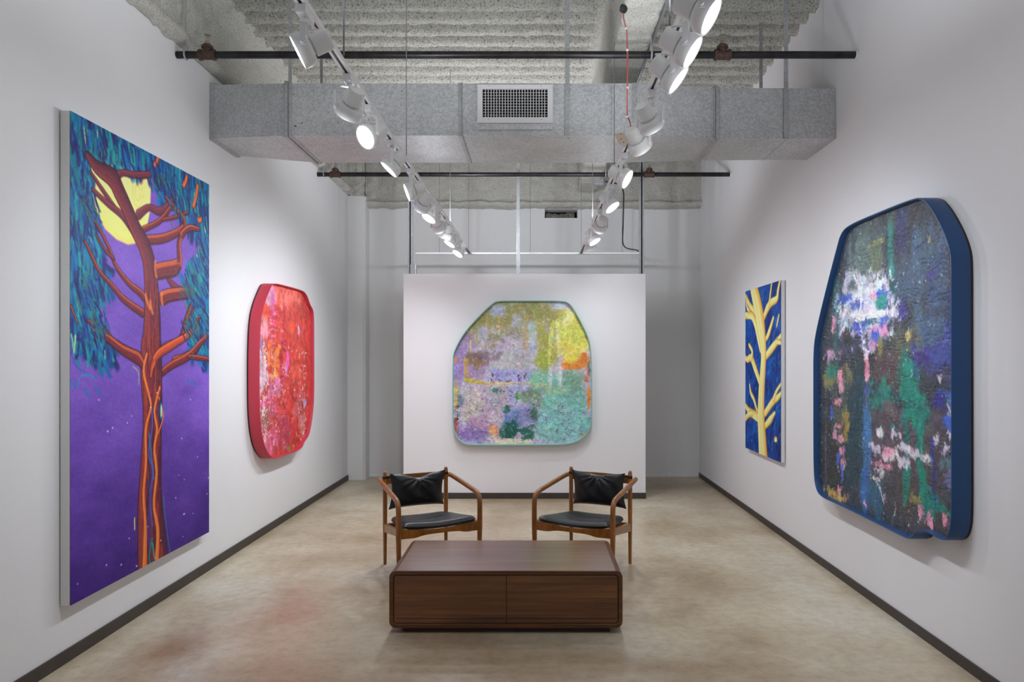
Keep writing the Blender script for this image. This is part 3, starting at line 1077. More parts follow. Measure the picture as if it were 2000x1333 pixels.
    def dab(self, x, y, L, wd, ang, col, alpha=0.9, bend=0.0):
        dx, dy = math.cos(ang) * L / 2, math.sin(ang) * L / 2
        M = L / 2 + wd + .005
        sl = self.win(x - M, x + M, y - M, y + M)
        X, Y = self.X[sl] - x, self.Y[sl] - y
        if X.size == 0:
            return
        u = (X * math.cos(ang) + Y * math.sin(ang)) / (L / 2)
        v = (-X * math.sin(ang) + Y * math.cos(ang)) / wd + bend * u * u
        a = np.clip((1 - u * u) * 3, 0, 1) * np.clip((1 - np.abs(v)) * 2.5, 0, 1) * alpha
        self.mix(sl, a, col)

    def blob(self, cx, cy, rx, ry, col, rag=0.7, soft=0.25, alpha=1.0, nz=None, power=2.0):
        sl = self.win(cx - rx * 1.7, cx + rx * 1.7, cy - ry * 1.7, cy + ry * 1.7)
        X, Y = self.X[sl], self.Y[sl]
        if X.size == 0:
            return
        if rag > 0.01:
            wx, wy = self.warp()
            X, Y = X + wx[sl] * min(1.0, rx / .08), Y + wy[sl] * min(1.0, ry / .08)
        r = (np.abs((X - cx) / rx) ** power + np.abs((Y - cy) / ry) ** power) ** (1 / power)
        f = 1 - r + (nz[sl] - 0.5) * 2.0 * rag
        self.mix(sl, np.clip(f / soft, 0, 1) * alpha, col)

    def speck(self, cx, cy, rx, ry, col, thr, nz, alpha=1.0, soft=0.05):
        sl = self.win(cx - rx, cx + rx, cy - ry, cy + ry)
        X, Y = self.X[sl], self.Y[sl]
        if X.size == 0:
            return
        r = np.hypot((X - cx) / rx, (Y - cy) / ry)
        f = nz[sl] - thr - 0.25 * r * r
        self.mix(sl, np.clip(f / soft, 0, 1) * np.clip((1 - r) * 5, 0, 1) * alpha, col)


def to_lin(c, gain):
    c = np.clip(c / 255.0, 0, 1)
    return np.clip(np.where(c <= 0.04045, c / 12.92, ((c + 0.055) / 1.055) ** 2.4) * gain, 0, 0.92)


def canvas_mesh(cv, origin, ux, uy, nrm, mat, parent, gain, outline=None, relief=0.0):
    """the painted surface as a fine mesh; every vertex carries its own pigment"""
    o, ux, uy, nrm = Vector(origin), Vector(ux), Vector(uy), Vector(nrm)
    off = world_loc(parent)
    base = np.array(o - off)
    co = base + cv.X[..., None] * np.array(ux) + cv.Y[..., None] * np.array(uy) + (cv.hgt * relief)[..., None] * np.array(nrm)
    i = np.arange(cv.ny * cv.nx).reshape(cv.ny, cv.nx)
    q = np.stack([i[:-1, :-1], i[1:, :-1], i[1:, 1:], i[:-1, 1:]], -1).reshape(-1, 4)
    used = None
    col = to_lin(cv.rgb, gain).reshape(-1, 3)
    co = co.reshape(-1, 3)
    if outline is not None:
        p = np.array(outline)
        X = (cv.X[:-1, :-1] + cv.s / 2).ravel()
        Y = (cv.Y[:-1, :-1] + cv.s / 2).ravel()
        ins = np.zeros(X.shape, bool)
        for k in range(len(p)):
            (x1, y1), (x2, y2) = p[k], p[(k + 1) % len(p)]
            if y1 != y2:
                ins ^= ((y1 > Y) != (y2 > Y)) & (X < (x2 - x1) * (Y - y1) / (y2 - y1) + x1)
        q = q[ins]
        used = np.unique(q)
        remap = np.zeros(len(co), int)
        remap[used] = np.arange(len(used))
        q = remap[q]
        co, col = co[used], col[used]
    ob = raw_mesh('painted_canvas', co, q, mat, parent)
    at = ob.data.color_attributes.new('paint', 'FLOAT_COLOR', 'POINT')
    at.data.foreach_set('color', np.concatenate([col, np.ones((len(col), 1))], 1).astype(np.float32).ravel())
    return ob


def chaikin(p, n=2):
    for _ in range(n):
        q = []
        for i in range(len(p)):
            a, b_ = np.array(p[i]), np.array(p[(i + 1) % len(p)])
            q += [a * .75 + b_ * .25, a * .25 + b_ * .75]
        p = q
    return [np.array(x) for x in p]


def offset_poly(p, d):
    p = [np.array(x) for x in p]
    area = sum(p[i][0] * p[(i + 1) % len(p)][1] - p[(i + 1) % len(p)][0] * p[i][1] for i in range(len(p)))
    sg = 1 if area > 0 else -1
    out = []
    for i in range(len(p)):
        t = p[(i + 1) % len(p)] - p[i - 1]
        t = t / (np.linalg.norm(t) + 1e-9)
        out.append(p[i] + sg * d * np.array((-t[1], t[0])))
    return out


def tray_frame(outline, origin, ux, uy, nrm, back, recess, thick, mat, parent):
    """band frame: outer wall from the wall plane to the rim, inner wall down to the canvas"""
    o, ux, uy, nrm = Vector(origin), Vector(ux), Vector(uy), Vector(nrm)
    inner = offset_poly(outline, thick)
    P3 = lambda q, h: [o + ux * float(a) + uy * float(b_) + nrm * h for a, b_ in q]
    mid = offset_poly(outline, 0.0015)
    mid2 = offset_poly(outline, thick - 0.0015)
    m = MB()
    m.loft([P3(outline, -back), P3(outline, -0.002), P3(mid, 0), P3(mid2, 0), P3(inner, -0.002), P3(inner, -recess - 0.01), P3(inner, -back)], False, False)
    n = len(outline)
    o0 = 0
    for j in range(n):
        m.f.append([6 * n + j, 6 * n + (j + 1) % n, (j + 1) % n, j])
    return m.build('frame', mat, parent, smooth=True)


# ---- tall tree painting on the left wall
TX, TD0, TD1, TZ0, TZ1 = -2.296, 3.585, 5.112, 0.300, 2.745
TW, TH = TD1 - TD0, TZ1 - TZ0


def tree_uv(px, py):
    d = TX * F / (px - VX)
    return (d - TD0, TZ1 - (EYE - (py - VY) * d / F))


def za(x, y):
    return tree_uv(100 + .375 * x, 200 + .375 * y)


def zb(x, y):
    return tree_uv(100 + .42 * x, 650 + .42 * y)


def zw(fn, x, y, w):
    a, b_ = fn(x, y), fn(x + w, y)
    return max(0.004, (b_[0] - a[0]) * 0.82)


def paint_tree():
    cv = Canvas(TW, TH, 0.0047, 11)
    v = np.clip(cv.Y / TH, 0, 1)
    n1, n2 = cv.n(0.5), cv.n(0.12, 0.3, 5)
    top, mid, bot = np.array((118, 82, 178.)), np.array((104, 70, 170.)), np.array((54, 22, 110.))
    k = np.clip((v - 0.62 + (n1 - .5) * .25) / 0.38, 0, 1)[..., None]
    base = top * (1 - v[..., None]) + mid * v[..., None]
    cv.rgb[:] = base * (1 - k) + bot * k
    cv.rgb += ((n2 - 0.5) * 30)[..., None] * np.array((1, .9, 1.1))
    jit = ((cv.n(0.10) - .5) * .08, (cv.n(0.10) - .5) * .08)
    R = random.Random(3)
    # moon
    moon = [za(*p) for p in ((205, 262), (262, 285), (330, 300), (420, 295), (490, 330), (508, 400), (518, 450), (515, 560), (500, 640), (470, 690), (440, 735), (400, 742), (340, 715), (280, 660), (235, 580), (212, 480), (208, 400), (200, 300))]

    def msh(X, Y):
        t = np.clip((Y - .30) / .85, 0, 1)[..., None]
        return np.array((250, 222, 135.)) * (1 - t) + np.array((250, 178, 40.)) * t + ((n2[cv.win(0, 9, 0, 9)][:X.shape[0], :X.shape[1]] - .5) * 40)[..., None]
    cv.poly(moon, None, 0.012, None, 1, msh)
    c = za(450, 470)
    for r_ in (0.055, 0.03):
        th = np.linspace(0, 6.0, 14)
        cv.stroke([(c[0] + r_ * 1.0 * math.cos(a), c[1] + r_ * 1.5 * math.sin(a)) for a in th], 0.007, ((235, 170, 60),) * 3, 0.008, 0.5)
    # foliage masses
    F1 = [(90, 30), (300, 140), (540, 275), (835, 425), (835, 1240), (790, 1240), (772, 1140), (715, 1050), (690, 970), (740, 890), (765, 800), (778, 690), (745, 650), (700, 570), (640, 500), (570, 470), (525, 380), (480, 325), (400, 300), (330, 312), (260, 285), (215, 262), (172, 262), (205, 340), (212, 480), (208, 560), (232, 680), (248, 800), (300, 930), (318, 985), (250, 955), (192, 945), (176, 990), (205, 1060), (258, 1130), (272, 1200), (335, 1295), (300, 1333), (200, 1333), (90, 1270)]
    cv.poly([za(*p) for p in F1], (18, 72, 122), 0.02, jit)
    cv.poly([zb(*p) for p in ((80, -20), (290, 70), (312, 95), (240, 137), (170, 122), (80, 60))], (18, 72, 118), 0.02, jit)
    cv.poly([zb(*p) for p in ((745, -20), (745, 135), (705, 112), (680, 60), (620, 88), (650, 20), (690, -10))], (18, 78, 118), 0.02, jit)
    fol = np.abs(cv.rgb - np.array((18, 72, 120.))).sum(-1) < 16
    yy, xx = np.nonzero(fol)
    pal = [(24, 28, 88), (20, 44, 116), (6, 96, 150), (0, 112, 168), (12, 128, 140), (24, 148, 146), (10, 66, 128), (34, 36, 104), (16, 108, 122)]
    acc = [(214, 214, 150), (120, 176, 150), (92, 122, 54), (190, 200, 120), (60, 150, 190)]
    for i in range(700):
        j = R.randrange(len(yy))
        x, y = xx[j] * cv.s, yy[j] * cv.s
        u = x / TW
        a = math.radians(40 + 35 * u + 20 * math.sin(5 * y)) if y < .75 else math.radians(70 + 20 * math.sin(4 * y + 3 * u))
        cv.dab(x, y, R.uniform(.14, .34), R.uniform(.014, .032), a + R.uniform(-.2, .2), R.choice(((22, 30, 92), (8, 92, 150), (0, 104, 166), (14, 122, 140), (28, 36, 100), (10, 70, 132))), .9, R.uniform(-.7, .7))
    for i in range(1500):
        j = R.randrange(len(yy))
        x, y = xx[j] * cv.s, yy[j] * cv.s
        u = x / TW
        a = math.radians(62 + 22 * math.sin(3 * y + 2 * u) + R.uniform(-16, 16)) if u > 0.3 else math.radians(80 + R.uniform(-24, 24))
        col = R.choice(pal) if R.random() < 0.93 else R.choice(acc)
        if x > TW * .97 or y < 0.01:
            pass
        big = col in pal
        cv.dab(x, y, R.uniform(.06, .17) if big else R.uniform(.05, .11), R.uniform(.006, .016) if big else R.uniform(.003, .007), a, col, R.uniform(.55, .95), R.uniform(-.8, .8))
    for x, y, L, a in ((550, 315, .10, -.9), (700, 415, .12, -1.0), (755, 490, .22, -1.2), (775, 615, .07, -.3)):
        q = za(x, y)
        cv.dab(q[0], q[1], L, .026, a, (110, 40, 44), .9, .5)
        cv.dab(q[0] - .004, q[1], L * .9, .017, a, (236, 106, 46), .95, .6)
    q = [zb(*p) for p in ((95, 110), (120, 160), (170, 195), (210, 212))]
    cv.stroke(q, .008, ((40, 90, 160),) * 3, .006, .8)
    cv.stroke([zb(*p) for p in ((125, 255), (130, 215), (160, 195), (200, 210))], .007, ((40, 130, 180),) * 3, .006, .9)
    for x, y in ((165, 280), (215, 270), (100, 240), (640, 230), (660, 235), (705, 158)):
        q = zb(x, y)
        cv.dab(q[0], q[1], .07, .008, .7, (20, 110, 170), .9)
    WOOD = ((70, 18, 36), (116, 36, 44), (204, 92, 44))
    DARK = ((70, 22, 44), (112, 42, 62), (140, 52, 58))
    OUT = ((48, 14, 36),) * 3

    def br(fn, pts, cols=WOOD, hl=(1, -1), k=1.0):
        P_ = [fn(x, y) for x, y, w in pts]
        W_ = [zw(fn, x, y, w) * k * .80 for x, y, w in pts]
        cv.stroke(P_, [w + .007 for w in W_], OUT, .006, .75)
        cv.stroke(P_, W_, cols, .005, 1, hl)
        if cols is WOOD or cols is DARK:
            for off, cc in ((-.55, (150, 56, 44)), (.1, (96, 30, 50)), (.5, (226, 112, 52) if cols is WOOD else (150, 62, 70))):
                Q = []
                for i in range(len(P_)):
                    a_, b_ = P_[max(i - 1, 0)], P_[min(i + 1, len(P_) - 1)]
                    dx, dy = b_[0] - a_[0], b_[1] - a_[1]
                    L = math.hypot(dx, dy) + 1e-9
                    nx_, ny_ = -dy / L, dx / L
                    if nx_ * hl[0] + ny_ * hl[1] < 0:
                        nx_, ny_ = -nx_, -ny_
                    Q.append((P_[i][0] + nx_ * W_[i] * off, P_[i][1] + ny_ * W_[i] * off))
                cv.stroke(Q, [w * .22 for w in W_], (cc,) * 3, .008, .55)
    # limbs behind the trunk
    br(za, [(205, 365, 8), (262, 450, 12), (300, 505, 12), (330, 545, 10)], DARK)
    br(za, [(215, 455, 10), (295, 530, 14), (370, 590, 18), (430, 670, 24)], DARK)
    br(za, [(330, 395, 26), (370, 368, 14), (430, 378, 14), (512, 378, 15)], DARK)
    br(za, [(455, 585, 22), (510, 548, 13), (560, 568, 17), (612, 535, 13), (642, 500, 9)], DARK)
    br(za, [(480, 662, 13), (560, 622, 12), (610, 565, 11), (640, 520, 8)], WOOD)
    br(za, [(580, 612, 7), (640, 600, 8), (710, 575, 7)], WOOD)
    br(za, [(488, 718, 20), (570, 712, 20), (640, 687, 17), (690, 650, 14), (688, 605, 12), (650, 562, 11), (598, 498, 8)], WOOD)
    br(za, [(600, 905, 10), (640, 960, 15), (695, 988, 12)], DARK)
    br(za, [(555, 882, 34), (600, 872, 34), (645, 862, 32), (668, 825, 20), (664, 740, 14), (682, 690, 14), (720, 655, 12), (768, 662, 8)], WOOD)
    br(za, [(580, 1022, 30), (620, 1005, 26), (720, 992, 22)], WOOD)
    br(za, [(212, 590, 5), (250, 660, 8), (300, 760, 11), (340, 860, 12), (410, 950, 15), (470, 1000, 18), (522, 1085, 17)], WOOD)
    br(za, [(232, 690, 5), (280, 770, 8), (325, 815, 8)], WOOD)
    br(za, [(175, 725, 7), (210, 800, 11), (250, 880, 11), (320, 960, 13), (380, 1030, 17), (475, 1098, 20)], WOOD)
    br(za, [(190, 1138, 8), (250, 1185, 13), (310, 1240, 18), (400, 1300, 22), (480, 1340, 24)], WOOD)
    br(za, [(240, 1160, 6), (290, 1190, 8), (310, 1225, 8)], WOOD)
    br(za, [(102, 1060, 6), (118, 1100, 6), (135, 1150, 4)], ((200, 80, 40),) * 3)
    br(za, [(520, 1345, 22), (600, 1272, 17), (668, 1240, 15), (695, 1150, 11), (715, 1085, 9), (735, 1042, 6)], WOOD)
    br(za, [(672, 1238, 12), (735, 1180, 11), (772, 1122, 7)], WOOD)
    br(za, [(640, 1345, 16), (730, 1312, 15), (770, 1272, 9), (782, 1225, 6)], WOOD)
    br(za, [(700, 1150, 6), (722, 1120, 7), (740, 1075, 5)], WOOD)
    br(zb, [(505, 195, 14), (560, 152, 15), (640, 108, 15), (692, 50, 11), (722, 20, 7)], WOOD)
    br(zb, [(640, 112, 8), (690, 118, 9), (735, 125, 6)], WOOD)
    # trunk
    trunk = [(za, 190, 276, 12), (za, 240, 340, 24), (za, 318, 395, 36), (za, 356, 470, 34), (za, 398, 560, 30), (za, 440, 660, 31), (za, 482, 745, 34), (za, 508, 830, 36),
             (za, 520, 940, 40), (za, 525, 1050, 45), (za, 527, 1150, 50), (za, 522, 1290, 56), (zb, 466, 60, 54), (zb, 466, 160, 58), (zb, 468, 250, 55), (zb, 472, 340, 52), (zb, 470, 450, 50), (zb, 465, 600, 56),
             (zb, 460, 750, 62), (zb, 464, 900, 70), (zb, 476, 1110, 82)]
    P_ = [f(x, y) for f, x, y, w in trunk]
    W_ = [zw(f, x, y, w) for f, x, y, w in trunk]
    cv.stroke(P_, [w + .009 for w in W_], ((40, 12, 40),) * 3, .007, .85)
    cv.stroke(P_, W_, ((78, 24, 42), (108, 38, 54), (134, 50, 46)), .006, 1, (-1, 0))
    for i in range(240):                       # bark strokes
        k_ = R.uniform(8, len(P_) - 1.01)
        i0 = int(k_)
        fr = k_ - i0
        x = P_[i0][0] * (1 - fr) + P_[i0 + 1][0] * fr
        y = P_[i0][1] * (1 - fr) + P_[i0 + 1][1] * fr
        w = W_[i0] * .85
        cv.dab(x + R.uniform(-w, w), y, R.uniform(.08, .22), R.uniform(.004, .009), math.pi / 2 + R.uniform(-.12, .12), R.choice(((158, 52, 38), (92, 26, 40), (70, 18, 40), (176, 66, 40), (130, 44, 60))), .6)
    br(zb, [(195, -5, 12), (260, 25, 17), (330, 80, 20), (400, 118, 26), (425, 150, 16)], WOOD)
    br(zb, [(462, 205, 6), (470, 150, 14), (500, 100, 18), (560, 60, 17), (640, 10, 12), (662, -22, 8)], ((120, 40, 40), (190, 72, 40), (236, 110, 46)))
    # carved hollow and glowing veins
    br(zb, [(465, 300, 7), (468, 430, 9), (457, 570, 15), (468, 680, 16), (457, 800, 18), (460, 950, 24), (468, 1080, 20)], ((60, 30, 80), (92, 40, 84), (110, 44, 70)))
    for pts, col in (([(463, 330), (470, 430), (452, 560), (474, 640), (460, 760), (470, 900)], (84, 84, 190)), ([(455, 470), (470, 620), (476, 680)], (40, 120, 170)), ([(450, 690), (460, 780), (446, 930), (468, 1000)], (50, 60, 150)), ([(468, 960), (456, 1040), (462, 1085)], (30, 140, 90)), ([(470, 980), (480, 1050)], (60, 160, 110))):
        cv.stroke([zb(*p) for p in pts], .009, (col,) * 3, .006, .9)
    OR = ((214, 74, 34), (244, 118, 48), (250, 150, 72))
    for pts in ([(445, 100, 5), (430, 180, 7), (455, 290, 7), (463, 350, 6), (440, 450, 7), (441, 600, 7), (430, 750, 8), (438, 900, 9), (434, 1105, 16)],
                [(505, 255, 5), (490, 312, 6), (480, 370, 6), (492, 450, 7), (480, 540, 7), (490, 650, 8), (478, 800, 8), (496, 920, 10), (490, 1085, 14)],
                [(500, 300, 3), (521, 385, 4), (497, 470, 4)]):
        cv.stroke([zb(x, y) for x, y, w in pts], [zw(zb, x, y, w) for x, y, w in pts], OR, .005, 1)
    q = zb(508, 365)
    cv.blob(q[0], q[1], .028, .085, (28, 30, 90), 0, .3, 1, n1)
    cv.blob(q[0] + .006, q[1], .018, .060, (40, 150, 180), 0, .4, 1, n1)
    cv.blob(q[0] + .012, q[1], .010, .045, (240, 230, 120), 0, .4, 1, n1)
    cv.stroke([zb(*p) for p in ((522, 760), (530, 860), (552, 1025))], .006, ((40, 160, 120),) * 3, .006, .8)
    cv.stroke([zb(*p) for p in ((380, 158), (405, 185), (408, 240))], .006, ((180, 190, 90),) * 3, .006, .9)
    cv.dab(*zb(388, 890), .08, .006, math.pi / 2, (230, 220, 90), .9)
    # orange light on limb ends
    for x, y, L, a in ((542, 870, .12, 1.4), (575, 1025, .10, 1.4), (520, 1070, .10, 1.2), (500, 1040, .12, 1.0)):
        q = za(x, y)
        cv.dab(q[0], q[1], L, .016, a, (236, 130, 58), .65, .5)
    for cx, cy, n_, sp in ((720, 960, 70, 40), (735, 1180, 60, 45), (650, 520, 50, 50), (560, 400, 50, 40), (205, 1000, 60, 40), (250, 1190, 60, 40), (205, 560, 50, 30)):
        for i in range(n_):
            q = za(cx + R.gauss(0, sp * .6), cy + R.gauss(0, sp))
            if q[0] < 0 or q[0] > TW:
                continue
            cv.dab(q[0], q[1], R.uniform(.05, .11), R.uniform(.004, .009), math.radians(R.uniform(35, 80)), R.choice(((16, 60, 116), (14, 106, 128), (22, 28, 84), (10, 84, 150), (70, 104, 60))), .85, R.uniform(-.8, .8))
    for i in range(26):
        cv.dab(R.uniform(.05, TW), R.uniform(TH * .5, TH), .012, .005, 0, (214, 204, 236), .8)
    cv.rgb += ((cv.n(.012, .012, 2) - .5) * 12)[..., None]
    cv.hgt = cv.n(.02, .05, 3)
    return cv


cv = paint_tree()
tp = thing('painting', 'tall painting of a twisting red tree with yellow moon and purple sky', 'painting', (TX, (TD0 + TD1) / 2, TZ0))
canvas_mesh(cv, (TX, TD0, TZ1), (0, 1, 0), (0, 0, -1), (1, 0, 0), 'paint_satin', tp, GAIN * .92, None, 0.0015)
MB().box(XL + 0.006, TX - 0.0012, TD0, TD1, TZ0, TZ1).build('stretcher', 'canvas_white', tp, bevel=0.002)

# ---- pale tree painting on the right wall
SX, SD0, SD1, SZ0, SZ1 = 2.068, 6.125, 7.162, 0.643, 2.182
SW, SH = SD1 - SD0, SZ1 - SZ0


def zc(x, y):
    px, py = 1430 + .3002 * x, 530 + .3002 * y
    d = SX * F / (px - VX)
    return (SD1 - d, SZ1 - (EYE - (py - VY) * d / F))


def paint_pale_tree():
    cv = Canvas(SW, SH, 0.0055, 21)
    n1, n2 = cv.n(.35), cv.n(.10, .05, 4)
    t = np.clip(n1 * 1.8 - .4, 0, 1)[..., None]
    cv.rgb[:] = np.array((8, 34, 104.)) * (1 - t) + np.array((12, 84, 172.)) * t
    cv.rgb += ((n2 - .5) * 36)[..., None] * np.array((.4, .8, 1.2))
    R = random.Random(5)
    for i in range(420):
        x, y = R.random() * SW, R.random() * SH
        cv.dab(x, y, R.uniform(.04, .12), R.uniform(.008, .02), R.uniform(1.6, 2.6), R.choice(((6, 20, 74), (12, 40, 120), (18, 70, 160), (24, 96, 186), (20, 18, 80))), .6)
    for i in range(70):
        x, y = R.random() * SW, R.random() * SH
        cv.dab(x, y, R.uniform(.04, .09), .006, R.uniform(2.0, 2.7), R.choice(((40, 150, 180), (60, 170, 170), (130, 120, 200), (30, 130, 200), (40, 120, 110))), .8, .6)
    cols = ((214, 150, 42), (246, 214, 138), (250, 226, 160))
    G = ((150, 120, 30),) * 3

    def w_(x, y, w):
        a, b_ = zc(x, y), zc(x + w, y)
        return max(.006, abs(b_[0] - a[0]) * .95)

    def br(pts, c=cols):
        P_ = [zc(x, y) for x, y, w in pts]
        W_ = [w_(*p) for p in pts]
        cv.stroke(P_, [w + .010 for w in W_], G, .010, .5)
        cv.stroke(P_, W_, c, .008, 1, (-1, 0))
    br([(90, 165, 5), (120, 230, 7), (160, 272, 10), (178, 310, 10)])
    br([(92, 180, 4), (100, 240, 5), (130, 285, 6)])
    br([(85, 292, 7), (128, 290, 9), (155, 350, 11), (172, 430, 11), (186, 510, 8)])
    br([(202, 315, 7), (228, 245, 11), (255, 205, 10), (290, 180, 9), (300, 120, 7), (312, 60, 5)])
    br([(240, 220, 6), (250, 140, 5), (258, 78, 4)])
    br([(222, 440, 6), (240, 400, 9), (268, 305, 5)])
    br([(290, 358, 4), (298, 320, 5), (306, 285, 3)])
    br([(222, 552, 9), (260, 502, 11), (296, 455, 9), (320, 418, 6)])
    br([(290, 458, 7), (320, 465, 6)])
    br([(85, 560, 5), (100, 575, 7), (125, 566, 9), (150, 632, 10), (182, 725, 9)])
    br([(125, 565, 8), (131, 522, 6), (110, 478, 4)])
    br([(163, 910, 5), (142, 835, 6), (122, 792, 6), (114, 740, 3)])
    br([(85, 868, 4), (110, 910, 8), (165, 948, 12)])
    br([(85, 962, 6), (108, 935, 7), (130, 930, 6)])
    br([(215, 925, 9), (265, 850, 10), (300, 820, 8), (320, 792, 5)])
    br([(270, 832, 7), (290, 780, 6), (320, 732, 4)])
    br([(218, 1005, 8), (246, 970, 10), (278, 922, 4)])
    br([(140, 110, 22), (165, 220, 25), (185, 330, 26), (200, 450, 20), (204, 560, 17), (196, 700, 18), (190, 800, 20), (188, 950, 24), (195, 1080, 27), (202, 1210, 31)])
    for k, c in ((-9, (240, 190, 90)), (2, (250, 206, 170)), (10, (236, 200, 190)), (16, (226, 176, 70))):
        cv.stroke([zc(150 + k, 150), zc(183 + k, 330), zc(203 + k, 500), zc(196 + k, 720), zc(190 + k, 950), zc(202 + k, 1200)], .012, (c,) * 3, .012, .75)
    q = zc(285, 1095)
    cv.blob(q[0], q[1], .055, .030, (250, 190, 90), .1, .3, 1, n1)
    cv.blob(q[0], q[1] + .012, .035, .015, (250, 232, 190), .1, .3, 1, n1)
    cv.hgt = cv.n(.02, .03, 3)
    return cv


cv = paint_pale_tree()
sp = thing('painting', 'narrow painting of a pale yellow tree on deep blue, right wall', 'painting', (SX, (SD0 + SD1) / 2, SZ0))
canvas_mesh(cv, (SX, SD1, SZ1), (0, -1, 0), (0, 0, -1), (-1, 0, 0), 'paint_satin', sp, GAIN * .9, None, 0.0015)
MB().box(SX + 0.0012, XR - 0.006, SD0, SD1, SZ0, SZ1).build('stretcher', 'canvas_white', sp, bevel=0.002)

# ---- shaped painting on the freestanding wall
CF = PART_Y - 0.085


def cpt(x, y):
    p = P(860 + .24 * x, 570 + .24 * y, CF)
    return np.array((p.x, p.z))


def paint_meadow(w, h, m):
    cv = Canvas(w, h, 0.0048, 31)
    nA, nB, nC, nD, nS = cv.n(.22, None, 6, .65), cv.n(.12, None, 6, .7), cv.n(.30, .12, 6, .65), cv.n(.05, None, 4, .7), cv.n(.016, None, 2)
    cv.fill((186, 178, 200))
    u = lambda r_: r_ * m

    def B(x, y, rx, ry, c, rag=.75, soft=.35, al=.9, nz=None, pw=2.5):
        q = uvc(x, y)
        cv.blob(q[0], q[1], u(rx), u(ry), c, rag, soft, al, nA if nz is None else nz, pw)
    B(640, 190, 470, 160, (156, 154, 72), .9)
    B(300, 300, 190, 160, (140, 136, 70), 1.1, .5, .85, nB)
    B(560, 300, 260, 120, (165, 160, 110), 1.2, .6, .7, nB)
    B(500, 470, 300, 170, (182, 174, 196), .8, .6, .8)
    B(460, 150, 90, 70, (172, 182, 222), .8, .4, .8, nB)
    B(340, 320, 70, 70, (165, 176, 220), 1, .4, .8, nB)
    B(620, 240, 90, 80, (176, 184, 212), 1, .5, .75, nB)
    B(430, 400, 170, 80, (140, 138, 100), 1.3, .5, .7, nD)
    B(840, 420, 100, 260, (168, 166, 62), .8, .4, .9, nC)
    B(745, 420, 50, 210, (170, 190, 200), .7, .4, .85, nC)
    B(690, 420, 26, 130, (190, 160, 110), 1.0, .5, .7, nC)
    B(1080, 300, 170, 260, (208, 208, 70), .6, .5, .95)
    B(1090, 470, 140, 100, (218, 208, 78), .6, .4, .9)
    B(1040, 210, 60, 80, (232, 226, 150), .9, .5, .8, nB)
    B(950, 110, 80, 60, (196, 206, 226), .8, .4, .9, nB)
    B(1150, 180, 60, 120, (160, 150, 52), 1.0, .5, .8, nB)
    B(860, 560, 90, 70, (160, 176, 56), .8, .4, .8)
    B(230, 620, 160, 110, (150, 122, 172), .8, .5, .85)
    B(150, 600, 60, 200, (148, 116, 190), .8, .4, .85, nC)
    B(190, 420, 80, 70, (150, 120, 170), 1., .5, .8, nB)
    B(270, 560, 120, 60, (134, 100, 62), 1.1, .4, .85, nB)
    B(330, 520, 130, 40, (110, 84, 84), 1.3, .4, .6, nD)
    B(600, 560, 160, 90, (184, 184, 180), 1.0, .5, .7, nB)
    B(560, 690, 190, 55, (158, 160, 220), .45, .25, .95, nB, 5)
    B(640, 810, 130, 130, (170, 174, 228), .5, .3, .95, nB)
    B(840, 730, 170, 110, (134, 198, 166), .6, .4, .95)
    B(1010, 880, 260, 260, (116, 186, 172), .6, .35, .97)
    B(990, 1090, 270, 180, (128, 196, 194), .5, .35, .97)
    B(700, 860, 110, 70, (116, 152, 104), .9, .4, .85, nB)
    B(950, 800, 120, 60, (150, 186, 150), 1.0, .4, .8, nB)
    B(1090, 730, 120, 100, (112, 160, 128), 1.0, .5, .75, nB)
    B(330, 920, 250, 180, (182, 164, 186), .6, .5, .9)
    B(270, 900, 90, 130, (192, 188, 170), 1.0, .5, .7, nC)
    B(450, 880, 100, 130, (160, 160, 168), 1.2, .5, .7, nD)
    B(260, 1150, 160, 110, (140, 112, 184), .7, .4, .95)
    B(330, 1060, 160, 60, (186, 150, 176), 1.0, .4, .8, nB)
    B(520, 1190, 130, 50, (204, 152, 186), .8, .4, .9, nB)
    B(430, 1210, 70, 40, (220, 196, 196), 1.0, .4, .8, nB)
    B(640, 1030, 150, 130, (134, 136, 200), .6, .35, .95, nB)
    B(560, 1080, 90, 110, (80, 130, 186), 1.1, .4, .85, nD)
    B(560, 1140, 70, 90, (16, 92, 70), 1.3, .3, .9, nD)
    B(690, 1160, 70, 60, (24, 104, 84), 1.2, .3, .9, nD)
    B(760, 980, 50, 90, (60, 110, 84), 1.2, .3, .85, nD)
    B(540, 960, 26, 40, (30, 120, 80), .8, .3, .9, nD)
    B(440, 810, 26, 26, (40, 130, 90), .8, .3, .9, nD)
    B(620, 850, 14, 50, (60, 140, 60), .6, .3, .9, nD)
    B(600, 1225, 160, 26, (226, 220, 180), .8, .3, .9, nB)
    B(430, 1130, 46, 48, (242, 164, 112), .35, .12, 1, nD)
    B(1105, 585, 110, 48, (230, 134, 38), .9, .2, .95, nB)
    B(1180, 530, 30, 50, (224, 120, 40), 1.0, .2, .95, nD)
    B(1060, 520, 70, 60, (224, 212, 74), .7, .3, .9, nB)
    B(112, 560, 12, 36, (236, 130, 50), .8, .2, 1, nD)
    B(1212, 880, 14, 80, (238, 136, 46), 1.2, .2, 1, nD)
    B(1160, 1170, 16, 16, (240, 140, 40), .5, .2, 1, nD)
    B(1215, 640, 16, 90, (96, 110, 90), 1.2, .3, .9, nD)
    B(1200, 700, 20, 60, (210, 110, 90), 1.2, .3, .9, nD)
    B(1195, 330, 20, 50, (190, 110, 60), 1.1, .3, .9, nD)
    B(120, 870, 18, 130, (204, 172, 70), 1.2, .3, .9, nD)
    B(120, 1070, 20, 110, (180, 66, 56), 1.2, .3, .85, nD)
    B(150, 900, 26, 60, (90, 110, 140), 1.3, .3, .8, nD)
    B(135, 1000, 12, 60, (40, 40, 50), 1.3, .2, .8, nD)
    GO = ((196, 158, 60), (220, 188, 84), (226, 196, 104))

